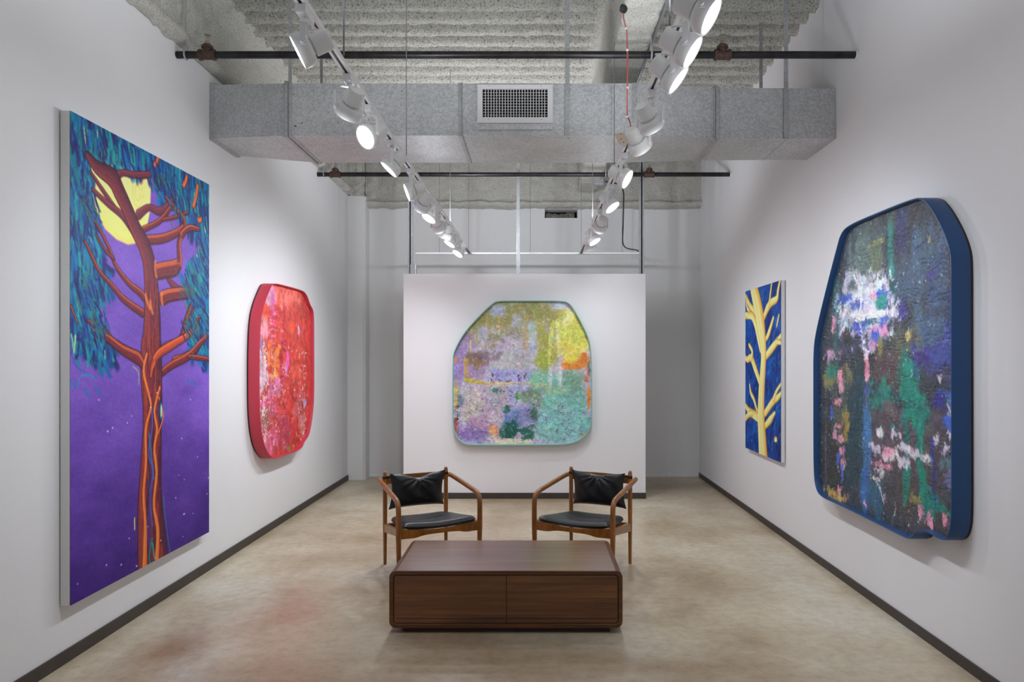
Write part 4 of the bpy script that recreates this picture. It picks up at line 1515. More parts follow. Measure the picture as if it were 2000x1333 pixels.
    def S(pts, w, c=GO, al=.95):
        cv.stroke([uvc(*p) for p in pts], [u(a) for a in (w if hasattr(w, '__len__') else [w] * len(pts))], c if len(c[0:1]) and hasattr(c[0], '__len__') else (c,) * 3, .006, al)
    S([(205, 560), (200, 640), (212, 712)], [22, 16, 18], ((170, 134, 50), (184, 150, 60), (196, 164, 70)), .85)
    S([(195, 722), (260, 735), (330, 745), (400, 752)], [16, 20, 14, 10], ((186, 164, 40), (200, 180, 50), (210, 190, 70)))
    S([(400, 752), (520, 752), (640, 752), (760, 757), (870, 765)], [9, 11, 9, 7, 5])
    for x, y0, y1, w in ((372, 200, 370, 7), (475, 195, 330, 10), (242, 400, 480, 9), (688, 180, 260, 8), (300, 340, 420, 5)):
        S([(x, y0), (x, (y0 + y1) / 2), (x + 2, y1)], [w * 1.2, w * .6, w])
    S([(912, 240), (895, 420), (884, 590)], [16, 18, 10], ((206, 214, 84), (214, 220, 100), (224, 226, 130)))
    S([(960, 240), (965, 360), (968, 520)], [26, 22, 14], ((210, 212, 90), (222, 222, 112), (230, 228, 150)))
    for x in (892, 972):
        S([(x, 590), (x + 2, 680), (x, 760)], [8, 22, 16], (206, 214, 214), .8)
    S([(985, 690), (1010, 650), (1060, 640), (1100, 660)], 7, (150, 190, 170), .8)
    S([(372, 780), (372, 1200)], 3, (110, 90, 110), .6)
    S([(232, 780), (236, 1200)], 4, (196, 120, 150), .6)
    S([(160, 1020), (210, 1000), (230, 1030), (180, 1045), (160, 1020)], 5, (226, 196, 110), .8)
    for k in range(8):
        S([(225 + k * 14, 770), (225 + k * 14, 960)], 2.5, (120, 116, 130) if k % 2 else (226, 220, 190), .6)
    R = random.Random(9)
    for i in range(70):
        q = uvc(R.uniform(330, 720), R.uniform(660, 1060))
        cv.dab(q[0], q[1], R.uniform(.008, .03), R.uniform(.004, .009), R.uniform(0, 3), (96, 46, 72), .85)
    for i in range(46):
        q = uvc(R.uniform(780, 1180), R.uniform(900, 1180))
        cv.dab(q[0], q[1], R.uniform(.008, .03), R.uniform(.004, .008), R.uniform(0, 3), (74, 70, 84), .75)
    for i in range(5):
        q = uvc(R.choice((420, 625, 672)) + R.uniform(-14, 14), R.uniform(680, 730))
        cv.dab(q[0], q[1], .04, .010, 1.5, (96, 48, 70), .85)
    cv.knife(4, 4, .035, .64)
    cv.knife(3, 2, .015, .64)
    # marbled veins and crust
    rid = np.abs(cv.n(.09, None, 5, .65) - .5)
    vein = np.clip(1 - rid / .035, 0, 1)
    low = np.clip((cv.Y / h - .45) * 3, 0, 1)
    cv.rgb = cv.rgb * (1 - (vein * .34 * low + vein * .13)[..., None]) + np.array((90, 84, 104.)) * (vein * .34 * low + vein * .13)[..., None]
    pale = np.clip((cv.n(.04, None, 4, .7) - .60) / .08, 0, 1) * .5
    cv.rgb = cv.rgb * (1 - pale[..., None]) + (cv.rgb * .4 + 225 * .6) * pale[..., None]
    cv.rgb *= (1 + (cv.n(.02, None, 3, .7) - .5) * .35)[..., None]
    cv.rgb *= (1 + (cv.n(.10, None, 4, .7) - .5) * .22)[..., None]
    cv.grade(.88, .99, .16)
    cv.hgt = cv.n(.035, None, 4, .75) * (0.35 + .9 * low) + 0.6 * vein * low
    return cv


out_px = [(105, 490), (180, 345), (300, 210), (430, 85), (475, 72), (740, 72), (1000, 72), (1050, 90), (1092, 145), (1140, 230), (1200, 350), (1226, 440), (1236, 600), (1236, 850), (1236, 1050), (1220, 1122), (1165, 1195), (1080, 1240), (950, 1252), (600, 1252), (250, 1252), (185, 1240), (128, 1190), (103, 1120), (97, 1000), (97, 780), (98, 560)]
ow = [cpt(*p) for p in out_px]
cx0, cx1 = min(p[0] for p in ow), max(p[0] for p in ow)
cz0, cz1 = min(p[1] for p in ow), max(p[1] for p in ow)
uvc = lambda x, y: (cpt(x, y)[0] - cx0, cz1 - cpt(x, y)[1])
ol = chaikin([np.array((p[0] - cx0, cz1 - p[1])) for p in ow], 2)
cv = paint_meadow(cx1 - cx0, cz1 - cz0, .24 * CF / F)
cp_ = thing('shaped_painting', 'rounded shield-shaped abstract painting in yellow, lilac and aqua on freestanding wall', 'painting', ((cx0 + cx1) / 2, CF, cz0))
canvas_mesh(cv, (cx0, CF + 0.058, cz1), (1, 0, 0), (0, 0, -1), (0, -1, 0), 'paint_impasto', cp_, GAIN * .80, offset_poly(ol, .004), .007)
tray_frame(ol, (cx0, CF, cz1), (1, 0, 0), (0, 0, -1), (0, -1, 0), PART_Y - CF - 0.012, 0.059, 0.009, 'frame_mint', cp_)
bk = offset_poly(ol, 0.004)
MB().loft([[(cx0 + float(a), y, cz1 - float(b_)) for a, b_ in bk] for y in (CF + 0.068, PART_Y - 0.0008)]).build('backing', 'plinth_dark', cp_)

# ---- large dark shaped painting on the right wall
BX = 2.000


def bpt(x, y, low=False):
    px, py = 1570 + .2926 * x, (720 if low else 370) + .2926 * y
    d = BX * F / (px - VX)
    return np.array((-d, EYE - (py - VY) * d / F))


o1 = [(62, 1333), (62, 1060), (85, 920), (150, 650), (215, 400), (245, 290), (300, 235), (500, 150), (735, 56), (790, 58), (830, 95), (880, 170), (940, 290), (976, 400), (986, 480), (986, 900)]
o2 = [(988, 600), (988, 990), (977, 1080), (952, 1140), (915, 1152), (850, 1110), (795, 1084), (748, 1090), (722, 1138), (690, 1140), (600, 1095), (450, 1020), (250, 920), (110, 860), (76, 800), (64, 700), (62, 400)]
ow = [bpt(*p) for p in o1] + [bpt(x, y, True) for x, y in o2]
bx0, bx1 = min(p[0] for p in ow), max(p[0] for p in ow)
bz0, bz1 = min(p[1] for p in ow), max(p[1] for p in ow)
uvb = lambda x, y, low=False: (bpt(x, y, low)[0] - bx0, bz1 - bpt(x, y, low)[1])


def paint_night(w, h):
    cv = Canvas(w, h, 0.0052, 41)
    nA, nB, nC, nD, nS = cv.n(.22, None, 6, .65), cv.n(.10, None, 6, .7), cv.n(.36, .07, 6, .65), cv.n(.045, None, 4, .7), cv.n(.018, None, 2)
    cv.fill((52, 60, 72))

    def B(x, y, rx, ry, c, low=False, rag=.8, soft=.35, al=.9, nz=None, pw=2.5):
        q = uvb(x, y, low)
        a, b_ = uvb(x - rx, y, low), uvb(x + rx, y, low)
        c_, d_ = uvb(x, y - ry, low), uvb(x, y + ry, low)
        cv.blob(q[0], q[1], abs(b_[0] - a[0]) / 2, abs(d_[1] - c_[1]) / 2, c, rag, soft, al, nA if nz is None else nz, pw)
    B(720, 130, 260, 130, (50, 54, 60))
    B(400, 330, 200, 160, (66, 84, 86), rag=1.0, nz=nC)
    B(330, 470, 120, 160, (84, 108, 108), rag=.9, nz=nC)
    B(440, 460, 60, 170, (92, 108, 84), rag=1.1, nz=nC)
    B(780, 420, 150, 210, (62, 90, 118), rag=.8, nz=nC)
    B(640, 600, 130, 240, (58, 84, 112), rag=.8, nz=nC)
    B(860, 620, 120, 240, (50, 76, 112), rag=.8, nz=nC)
    B(600, 300, 60, 200, (46, 50, 96), rag=1.0, nz=nC)
    B(530, 450, 28, 240, (22, 124, 112), rag=1.0, nz=nC)
    B(540, 700, 40, 120, (24, 96, 104), rag=1.1, nz=nC)
    B(940, 560, 40, 320, (60, 52, 62), rag=1.0, nz=nC)
    B(930, 900, 50, 260, (40, 52, 104), rag=1.0, nz=nC)
    B(820, 1080, 190, 190, (52, 64, 150), rag=.9, nz=nB)
    B(750, 950, 140, 120, (60, 86, 120), rag=1.0, nz=nC)
    B(600, 1080, 110, 180, (88, 94, 76), rag=1.1, nz=nC)
    B(500, 1200, 150, 170, (86, 68, 70), rag=.8, nz=nB)
    B(640, 1200, 80, 150, (26, 120, 112), rag=1.1, nz=nC)
    B(610, 800, 44, 70, (52, 44, 128), rag=.8, nz=nD)
    B(800, 560, 36, 50, (54, 48, 140), rag=.9, nz=nD)
    B(740, 1160, 80, 110, (58, 46, 130), rag=1.0, nz=nB)
    B(180, 900, 60, 330, (44, 96, 100), rag=1.2, nz=nC)
    B(280, 1000, 110, 150, (60, 64, 92), rag=1.0, nz=nB)
    B(340, 1180, 80, 130, (50, 58, 66), rag=1.0, nz=nC)
    # pale burst
    B(360, 800, 190, 240, (176, 176, 204), rag=1.0, soft=.25, nz=nB)
    B(350, 790, 150, 190, (206, 206, 226), rag=1.25, soft=.25, al=.85, nz=nD)
    B(270, 640, 70, 90, (170, 176, 190), rag=1.0, nz=nB)
    B(280, 640, 36, 50, (70, 84, 96), rag=1.0, nz=nD)
    B(490, 680, 30, 60, (214, 206, 226), rag=.9, nz=nD)
    for x, y, rx, ry, c in ((230, 730, 50, 30, (34, 70, 190)), (470, 700, 40, 30, (40, 84, 200)), (330, 900, 60, 60, (44, 76, 190)), (480, 830, 30, 90, (60, 96, 210)), (300, 780, 50, 40, (70, 90, 180)), (460, 760, 40, 40, (20, 140, 120)), (400, 880, 50, 30, (50, 110, 130)),
                            (430, 1000, 34, 80, (214, 112, 160)), (410, 710, 20, 30, (236, 130, 170)), (490, 950, 22, 40, (220, 120, 170)), (240, 980, 22, 34, (224, 110, 160)), (160, 900, 16, 60, (220, 130, 170)), (250, 1010, 34, 60, (40, 48, 46)), (430, 990, 30, 40, (40, 80, 200))):
        B(x, y, rx, ry, c, rag=1.2, soft=.2, nz=nD)

    def S(pts, w, c, al=.95, low=False):
        cv.stroke([uvb(x, y, low) for x, y in pts], w, (c,) * 3, .006, al)
    W = (226, 226, 236)
    S([(290, 570), (318, 640), (338, 720), (332, 800), (326, 880), (345, 960)], [.008, .014, .018, .014, .012, .008], W)
    S([(270, 850), (340, 858), (420, 838), (505, 828)], [.02, .024, .022, .024], W)
    S([(360, 690), (400, 670), (410, 690)], .014, W)
    S([(290, 840), (310, 870), (380, 850)], .02, W)
    B(375, 1200, 18, 90, (232, 112, 146), rag=.6, soft=.2, nz=nD)
    B(372, 1110, 16, 40, (224, 200, 224), rag=.8, soft=.2, nz=nD)
    B(355, 1020, 8, 20, (230, 230, 236), rag=.5, soft=.2, nz=nD)
    B(150, 1110, 50, 50, (196, 140, 170), rag=1.2, nz=nD)
    B(180, 1250, 90, 90, (126, 124, 66), rag=1.0, nz=nB)
    B(160, 1220, 60, 50, (30, 116, 104), rag=1.2, nz=nD)
    B(205, 1290, 22, 90, (222, 130, 160), rag=1.0, soft=.2, nz=nD)
    B(250, 1230, 22, 90, (140, 136, 80), rag=1.0, nz=nC)
    B(460, 1060, 10, 90, (120, 120, 60), rag=1.0, nz=nC)
    B(645, 990, 20, 40, (190, 180, 90), rag=.9, nz=nD)
    B(430, 360, 50, 20, (150, 150, 80), rag=1.3, nz=nD)
    B(780, 340, 14, 24, (180, 170, 90), rag=.9, nz=nD)
    # lower half
    B(600, 560, 330, 420, (84, 74, 84), True, rag=.7, nz=nB)
    B(680, 900, 260, 240, (70, 66, 70), True, rag=.8, nz=nB)
    B(880, 500, 130, 330, (74, 66, 82), True, rag=.8, nz=nC)
    B(290, 430, 110, 470, (32, 62, 78), True, rag=.7, nz=nC)
    B(160, 620, 60, 330, (48, 48, 50), True, rag=.9, nz=nC)
    B(200, 300, 60, 200, (74, 84, 74), True, rag=1.0, nz=nB)
    B(375, 450, 34, 420, (56, 112, 176), True, rag=1.0, nz=nC)
    B(360, 800, 44, 150, (40, 96, 168), True, rag=1.0, nz=nC)
    B(430, 850, 40, 140, (34, 86, 116), True, rag=1.0, nz=nC)
    TE = (14, 128, 108)
    B(480, 190, 100, 120, (26, 126, 112), True, rag=1.2, nz=nD)
    B(640, 130, 60, 190, TE, True, rag=.8, nz=nD)
    B(650, 300, 60, 110, (20, 124, 112), True, rag=1.0, nz=nD)
    B(730, 300, 60, 140, TE, True, rag=.9, nz=nD)
    S([(728, 380), (722, 520), (730, 700), (748, 800)], [.04, .036, .034, .045], TE, .95, True)
    S([(632, 400), (640, 560), (634, 740), (620, 900)], [.03, .02, .05, .02], (20, 122, 106), .9, True)
    B(775, 880, 70, 90, TE, True, rag=.7, nz=nD)
    for x, y in ((735, 1030), (760, 1010), (790, 1000), (818, 1020), (948, 998)):
        S([(780, 900), ((780 + x) / 2, 940), (x, y)], [.03, .016, .006], TE, .95, True)
    B(530, 290, 60, 70, (92, 74, 84), True, rag=1.0, nz=nD)
    B(540, 395, 20, 30, TE, True, rag=.8, nz=nD)
    for x, y, rx, ry in ((440, 540, 50, 30), (520, 590, 70, 34), (600, 620, 70, 40), (700, 580, 60, 40), (620, 540, 40, 40), (770, 600, 40, 40), (560, 440, 40, 30), (820, 490, 20, 40), (890, 560, 22, 40), (460, 430, 20, 30), (910, 380, 24, 90), (470, 690, 50, 24), (440, 740, 24, 20)):
        B(x, y, rx, ry, (196, 188, 202), True, rag=1.25, soft=.2, nz=nD)
    S([(415, 730), (450, 780), (470, 840), (485, 905)], .008, (220, 224, 220), .95, True)
    S([(905, 240), (930, 320), (925, 400), (918, 470)], .012, (206, 204, 220), .9, True)
    S([(560, 900), (565, 950), (555, 985)], .006, (220, 220, 214), .9, True)
    for x, y, rx, ry, c in ((880, 200, 60, 60, (44, 100, 190)), (910, 370, 40, 60, (40, 70, 190)), (850, 230, 60, 60, (40, 34, 120)), (800, 540, 16, 90, (40, 48, 160)), (815, 700, 14, 160, (44, 40, 130)), (930, 760, 50, 60, (96, 96, 150)), (930, 660, 60, 40, (70, 110, 120)), (950, 590, 60, 30, (30, 28, 34)), (890, 60, 70, 90, (60, 56, 84)), (850, 80, 20, 30, (200, 180, 200))):
        B(x, y, rx, ry, c, True, rag=1.2, soft=.25, nz=nD)
    P_ = (220, 134, 164)
    for x, y, rx, ry in ((205, 60, 22, 60), (205, 140, 16, 30), (180, 230, 26, 30), (190, 385, 30, 14), (205, 470, 22, 24), (170, 450, 16, 40), (215, 560, 18, 30), (218, 640, 14, 50), (195, 830, 14, 40), (365, 915, 10, 16), (380, 20, 16, 60), (770, 1000, 20, 60), (720, 960, 14, 50), (885, 1020, 22, 40), (800, 1040, 12, 40), (470, 650, 60, 20), (500, 560, 40, 30)):
        B(x, y, rx, ry, P_, True, rag=1.0, soft=.2, nz=nD)
    for x, y, rx, ry in ((145, 300, 10, 60), (190, 620, 14, 50), (370, 150, 14, 40), (215, 700, 8, 60)):
        B(x, y, rx, ry, (60, 90, 200), True, rag=1.0, soft=.2, nz=nD)
    B(240, 350, 26, 70, (150, 130, 60), True, rag=1.2, nz=nD)
    B(235, 430, 14, 50, (150, 124, 50), True, rag=1.2, nz=nD)
    B(170, 850, 80, 34, (190, 150, 70), True, rag=1.3, soft=.2, nz=nD)
    B(230, 880, 40, 24, (200, 160, 80), True, rag=1.3, soft=.2, nz=nD)
    B(690, 880, 30, 30, (130, 124, 70), True, rag=1.2, nz=nD)
    S([(105, 40), (108, 300), (104, 600), (112, 760)], .006, (176, 130, 80), .8, True)
    cv.knife(4, 4, .03, .64)
    cv.knife(3, 2, .014, .64)
    # glints of light pigment, woven cracks
    sp1 = np.clip((nS - .80) / .05, 0, 1) * np.clip((nA - .42) * 6, 0, 1)
    cv.rgb = cv.rgb * (1 - sp1[..., None] * .6) + np.array((196, 200, 212.)) * sp1[..., None] * .6
    yy = cv.Y + .16 * (cv.n(.35) - .5) + .05 * (cv.n(.10) - .5)
    ln = np.abs(((yy / .024) % 1.0) - .5)
    crack = np.clip(1 - ln / .10, 0, 1) * np.clip((cv.n(.05, .25, 3) - .44) * 6, 0, 1)
    cv.rgb *= (1 - .42 * crack)[..., None]
    cv.rgb *= (1 + (nD - .5) * .5)[..., None]
    cv.grade(.80, .97, .22)
    cv.hgt = cv.n(.02, None, 3, .75) * .8 + nB * .8 - crack * .8
    return cv


ol = chaikin([np.array((p[0] - bx0, bz1 - p[1])) for p in ow], 2)
cv = paint_night(bx1 - bx0, bz1 - bz0)
bp_ = thing('shaped_painting', 'large dark abstract painting in a deep blue notched frame on right wall', 'painting', (BX, -(bx0 + bx1) / 2, bz0))
canvas_mesh(cv, (BX + 0.045, -bx0, bz1), (0, -1, 0), (0, 0, -1), (-1, 0, 0), 'paint_impasto', bp_, GAIN, offset_poly(ol, .004), .006)
tray_frame(ol, (BX, -bx0, bz1), (0, -1, 0), (0, 0, -1), (-1, 0, 0), XR - BX - 0.014, 0.046, 0.008, 'frame_blue', bp_)
bk = offset_poly(ol, 0.004)
MB().loft([[(x, -bx0 - float(a), bz1 - float(b_)) for a, b_ in bk] for x in (BX + 0.058, XR - 0.0008)]).build('backing', 'plinth_dark', bp_)

# ---- red shaped painting on the left wall
QX = -2.245


def rpt(x, y):
    px, py = 470 + .2926 * x, 530 + .2926 * y
    d = QX * F / (px - VX)
    return np.array((d, EYE - (py - VY) * d / F))


ow = [rpt(*p) for p in ((125, 560), (133, 330), (158, 212), (205, 95), (225, 78), (300, 95), (410, 126), (432, 142), (450, 172), (465, 222), (487, 258), (492, 330), (492, 600), (492, 850), (485, 950), (470, 1050), (455, 1105), (425, 1143), (418, 1170), (392, 1197), (300, 1232), (220, 1256), (200, 1240), (165, 1190), (140, 1090), (127, 950), (125, 760))]
rx0, rx1 = min(p[0] for p in ow), max(p[0] for p in ow)
rz0, rz1 = min(p[1] for p in ow), max(p[1] for p in ow)
uvr = lambda x, y: (rpt(x, y)[0] - rx0, rz1 - rpt(x, y)[1])


def paint_red(w, h):
    cv = Canvas(w, h, 0.0062, 51)
    nA, nB, nC, nD, nS = cv.n(.25, None, 6, .65), cv.n(.12, None, 6, .7), cv.n(.32, .12, 6, .65), cv.n(.05, None, 4, .7), cv.n(.022, None, 2)
    cv.fill((210, 62, 54))

    def B(x, y, rx, ry, c, rag=.8, soft=.35, al=.9, nz=None, pw=2.5):
        q = uvr(x, y)
        a, b_ = uvr(x - rx, y), uvr(x + rx, y)
        c_, d_ = uvr(x, y - ry), uvr(x, y + ry)
        cv.blob(q[0], q[1], abs(b_[0] - a[0]) / 2, abs(d_[1] - c_[1]) / 2, c, rag, soft, al, nA if nz is None else nz, pw)
    B(340, 150, 130, 80, (238, 96, 84), .7)
    B(360, 200, 110, 60, (240, 112, 100), 1.2, .3, .8, nD)
    B(210, 150, 60, 90, (206, 150, 176), 1.0, .3, .9, nB)
    B(160, 330, 50, 110, (214, 120, 110), .9)
    B(180, 400, 40, 60, (240, 150, 160), .9, .3, .9, nB)
    B(185, 250, 26, 50, (214, 62, 36), .5, .3, 1, nB)
    B(240, 240, 16, 120, (206, 70, 150), 1.1, .3, .8, nD)
    B(380, 330, 90, 150, (204, 70, 62), .8, .4, .9, nC)
    B(365, 380, 22, 60, (238, 84, 54), .5, .3, 1, nB)
    B(412, 400, 7, 34, (226, 170, 214), .4, .3, 1, nB)
    B(160, 620, 44, 190, (196, 130, 150), 1.1, .35, .9, nC)
    B(150, 480, 30, 60, (130, 110, 180), 1.2, .3, .8, nD)
    B(180, 680, 40, 160, (206, 180, 200), 1.3, .25, .8, nD)
    B(255, 580, 46, 110, (240, 124, 30), 1.0, .3, .95, nD)
    B(250, 690, 16, 60, (244, 150, 30), 1.0, .3, .9, nD)
    B(318, 490, 24, 46, (164, 34, 46), .5, .25, 1, nB)
    B(300, 640, 14, 160, (178, 40, 44), .8, .3, .9, nC)
    B(342, 580, 12, 60, (226, 80, 160), .7, .3, .95, nB)
    B(330, 660, 10, 60, (226, 130, 190), .7, .3, .9, nB)
    B(420, 540, 20, 50, (232, 86, 60), .8, .3, .9, nB)
    B(400, 680, 40, 60, (232, 84, 66), .8, .3, .9, nC)
    B(385, 830, 50, 40, (176, 36, 40), .8, .3, .9, nB)
    B(390, 1000, 60, 150, (214, 48, 44), .8, .35, .9, nC)
    B(250, 780, 60, 60, (214, 130, 170), 1.2, .3, .8, nD)
    B(180, 960, 60, 130, (222, 76, 140), .8, .35, .95, nB)
    B(230, 930, 40, 60, (206, 80, 110), 1.0, .35, .9, nB)
    B(190, 1000, 44, 80, (150, 90, 60), 1.3, .2, .85, nD)
    B(240, 1130, 60, 90, (222, 90, 130), 1.0, .3, .9, nB)
    B(320, 1080, 60, 110, (190, 60, 84), 1.1, .35, .8, nC)
    B(430, 1000, 26, 110, (206, 130, 120), 1.2, .3, .8, nD)
    B(420, 900, 40, 90, (200, 90, 96), 1.2, .3, .8, nD)
    B(450, 880, 14, 30, (170, 150, 200), 1.1, .3, .9, nD)
    B(345, 1180, 10, 14, (70, 160, 80), .6, .3, 1, nD)
    cv.knife(4, 3, .04, .64)
    R = random.Random(2)
    for i in range(420):                # ladder-like scraped marks
        x = R.choice((R.gauss(245, 14), R.gauss(290, 18), R.gauss(225, 20), R.gauss(310, 10)))
        y = R.uniform(230, 1150)
        q = uvr(x, y)
        cv.dab(q[0], q[1], R.uniform(.03, .09), .006, R.uniform(-.15, .15), R.choice(((226, 100, 170), (200, 60, 110), (240, 170, 190), (170, 30, 50), (226, 90, 60))), .7)
    for i in range(360):                # pale flecks
        x = R.choice((R.gauss(170, 18), R.gauss(190, 10), R.gauss(440, 14), R.uniform(140, 460)))
        q = uvr(x, R.uniform(500, 1180))
        cv.dab(q[0], q[1], R.uniform(.012, .05), R.uniform(.004, .008), R.choice((0, 1.5)) + R.uniform(-.3, .3), R.choice(((240, 226, 226), (226, 190, 210), (240, 236, 230), (244, 190, 150))), .8)
    cv.knife(3, 2, .02, .63)
    cv.rgb *= (1 + (nD - .5) * .6)[..., None]
    cv.rgb *= (1 + (nS - .5) * .2)[..., None]
    cv.grade(.93, .96, .10)
    cv.hgt = cv.n(.03, None, 3, .75) + nB * .6
    return cv


ol = chaikin([np.array((p[0] - rx0, rz1 - p[1])) for p in ow], 2)
cv = paint_red(rx1 - rx0, rz1 - rz0)
rp_ = thing('shaped_painting', 'red abstract painting in a rounded red tray frame on left wall', 'painting', (QX, (rx0 + rx1) / 2, rz0))
canvas_mesh(cv, (QX - 0.04, rx0, rz1), (0, 1, 0), (0, 0, -1), (1, 0, 0), 'paint_impasto', rp_, GAIN * .82, offset_poly(ol, .004), .006)
tray_frame(ol, (QX, rx0, rz1), (0, 1, 0), (0, 0, -1), (1, 0, 0), QX - XL - 0.014, 0.041, 0.008, 'frame_red', rp_)
bk = offset_poly(ol, 0.004)
MB().loft([[(x, rx0 + float(a), rz1 - float(b_)) for a, b_ in bk] for x in (QX - 0.052, XL + 0.0008)]).build('backing', 'plinth_dark', rp_)

# ------------------------------------------------------------------ coffee table
def rrect(x0, x1, z0, z1, r, n=7):
    p = []
    for cx, cz, a0 in ((x1 - r, z0 + r, -90), (x1 - r, z1 - r, 0), (x0 + r, z1 - r, 90), (x0 + r, z0 + r, 180)):
        for k in range(n + 1):
            a = math.radians(a0 + 90 * k / n)
            p.append((cx + r * math.cos(a), cz + r * math.sin(a)))
    return p


ty0, ty1, tx0, tx1, tz0, tz1 = 4.015, 4.69, -0.809, 0.481, 0.030, 0.347
tab = thing('coffee_table', 'low walnut coffee table with rounded ends and two flush drawers', 'coffee table', ((tx0 + tx1) / 2, (ty0 + ty1) / 2, 0))
outer = rrect(tx0, tx1, tz0, tz1, 0.038)
fr = 0.0235
inner = rrect(tx0 + fr, tx1 - fr, tz0 + fr, tz1 - fr, 0.018)
m = MB()
sh = lambda p, y: [(a, y, b_) for a, b_ in p]
o2 = rrect(tx0 + .003, tx1 - .003, tz0 + .003, tz1 - .003, 0.036)
m.loft([sh(inner, ty0 + 0.30), sh(inner, ty0 + 0.003), sh(rrect(tx0 + fr - .002, tx1 - fr + .002, tz0 + fr - .002, tz1 - fr + .002, .019), ty0), sh(o2, ty0), sh(outer, ty0 + 0.003), sh(outer, ty1 - 0.003), sh(o2, ty1)])
m.build('carcass', 'walnut_rim', tab, smooth=True)
# veneered top panel, flush with the carcass
MB().box(tx0 + 0.040, tx1 - 0.040, ty0 + 0.003, ty1 - 0.003, tz1 - 0.001, tz1 + 0.0006).build('top_veneer', 'walnut', tab)
MB().box(tx0 + 0.07, tx1 - 0.07, ty0 + 0.03, ty1 - 0.05, 0, tz0 + 0.001).build('plinth', 'plinth_dark', tab)
xm = (989 - VX) * ty0 / F
gp = 0.0035
for a, b_, left in ((tx0 + fr + gp, xm - .0015, True), (xm + .0015, tx1 - fr - gp, False)):
    z0, z1 = tz0 + fr + 0.004, tz1 - fr - 0.004
    d = MB()
    r = 0.014
    poly = []
    for cx, cz, a0, rr_ in ((b_, z0, -90, 0 if left else r), (b_, z1, 0, 0 if left else r), (a, z1, 90, r if left else 0), (a, z0, 180, r if left else 0)):
        if rr_ == 0:
            poly.append((cx, cz))
        else:
            ox = cx - r if a0 in (-90, 0) else cx + r
            oz = cz + r if a0 in (-90, 180) else cz - r
            for k in range(6):
                an = math.radians(a0 + 90 * k / 5)
                poly.append((ox + r * math.cos(an), oz + r * math.sin(an)))
    d.loft([[(x, ty0 + 0.006, z) for x, z in poly], [(x, ty0 + 0.026, z) for x, z in poly]])
    dr = d.build('drawer', 'walnut', tab)
    # bevelled finger grip along the foot of the front
    MB().add([(a + .012, ty0 + .0055, z0 + .026), (b_ - .006, ty0 + .0055, z0 + .026), (b_ - .006, ty0 + .0058, z0 + .022), (a + .012, ty0 + .0058, z0 + .022), (a + .012, ty0 + .0059, z0 + .026), (b_ - .006, ty0 + .0059, z0 + .026)],
             [(0, 1, 2, 3), (0, 3, 4), (1, 5, 2), (0, 4, 5, 1), (2, 5, 4, 3)]).build('grip_groove', 'plinth_dark', dr)
MB().box(tx0 + fr, tx1 - fr, ty0 + 0.029, ty0 + 0.031, tz0 + fr, tz1 - fr).build('shadow_gap', 'black_void', tab)

# ------------------------------------------------------------------ armchairs
def smooth_path(pts, k=6):
    pts = [Vector(p) for p in pts]
    out = []
    for i in range(len(pts) - 1):
        p0, p1, p2, p3 = pts[max(i - 1, 0)], pts[i], pts[i + 1], pts[min(i + 2, len(pts) - 1)]
        for j in range(k):
            u = j / k
            out.append(0.5 * (2 * p1 + (p2 - p0) * u + (2 * p0 - 5 * p1 + 4 * p2 - p3) * u * u + (-p0 + 3 * p1 - 3 * p2 + p3) * u ** 3))
    out.append(pts[-1])
    return out


def closed_grid(fn, nu, nv):
    """two-sided cushion: fn(u, v, side) with u, v in -1..1"""
    m = MB()
    idx = {}
    vs_, fs_ = [], []
    for side in (1, -1):
        for j in range(nv + 1):
            for i in range(nu + 1):
                rim = i in (0, nu) or j in (0, nv)
                key = (i, j, 0 if rim else side)
                if key not in idx:
                    idx[key] = len(vs_)
                    vs_.append(fn(2 * i / nu - 1, 2 * j / nv - 1, side if not rim else 0))
        for j in range(nv):
            for i in range(nu):
                g_ = lambda a, b_: idx[(a, b_, 0 if (a in (0, nu) or b_ in (0, nv)) else side)]
                q = [g_(i, j), g_(i + 1, j), g_(i + 1, j + 1), g_(i, j + 1)]
                fs_.append(q if side > 0 else q[::-1])
    return m.add(vs_, fs_)


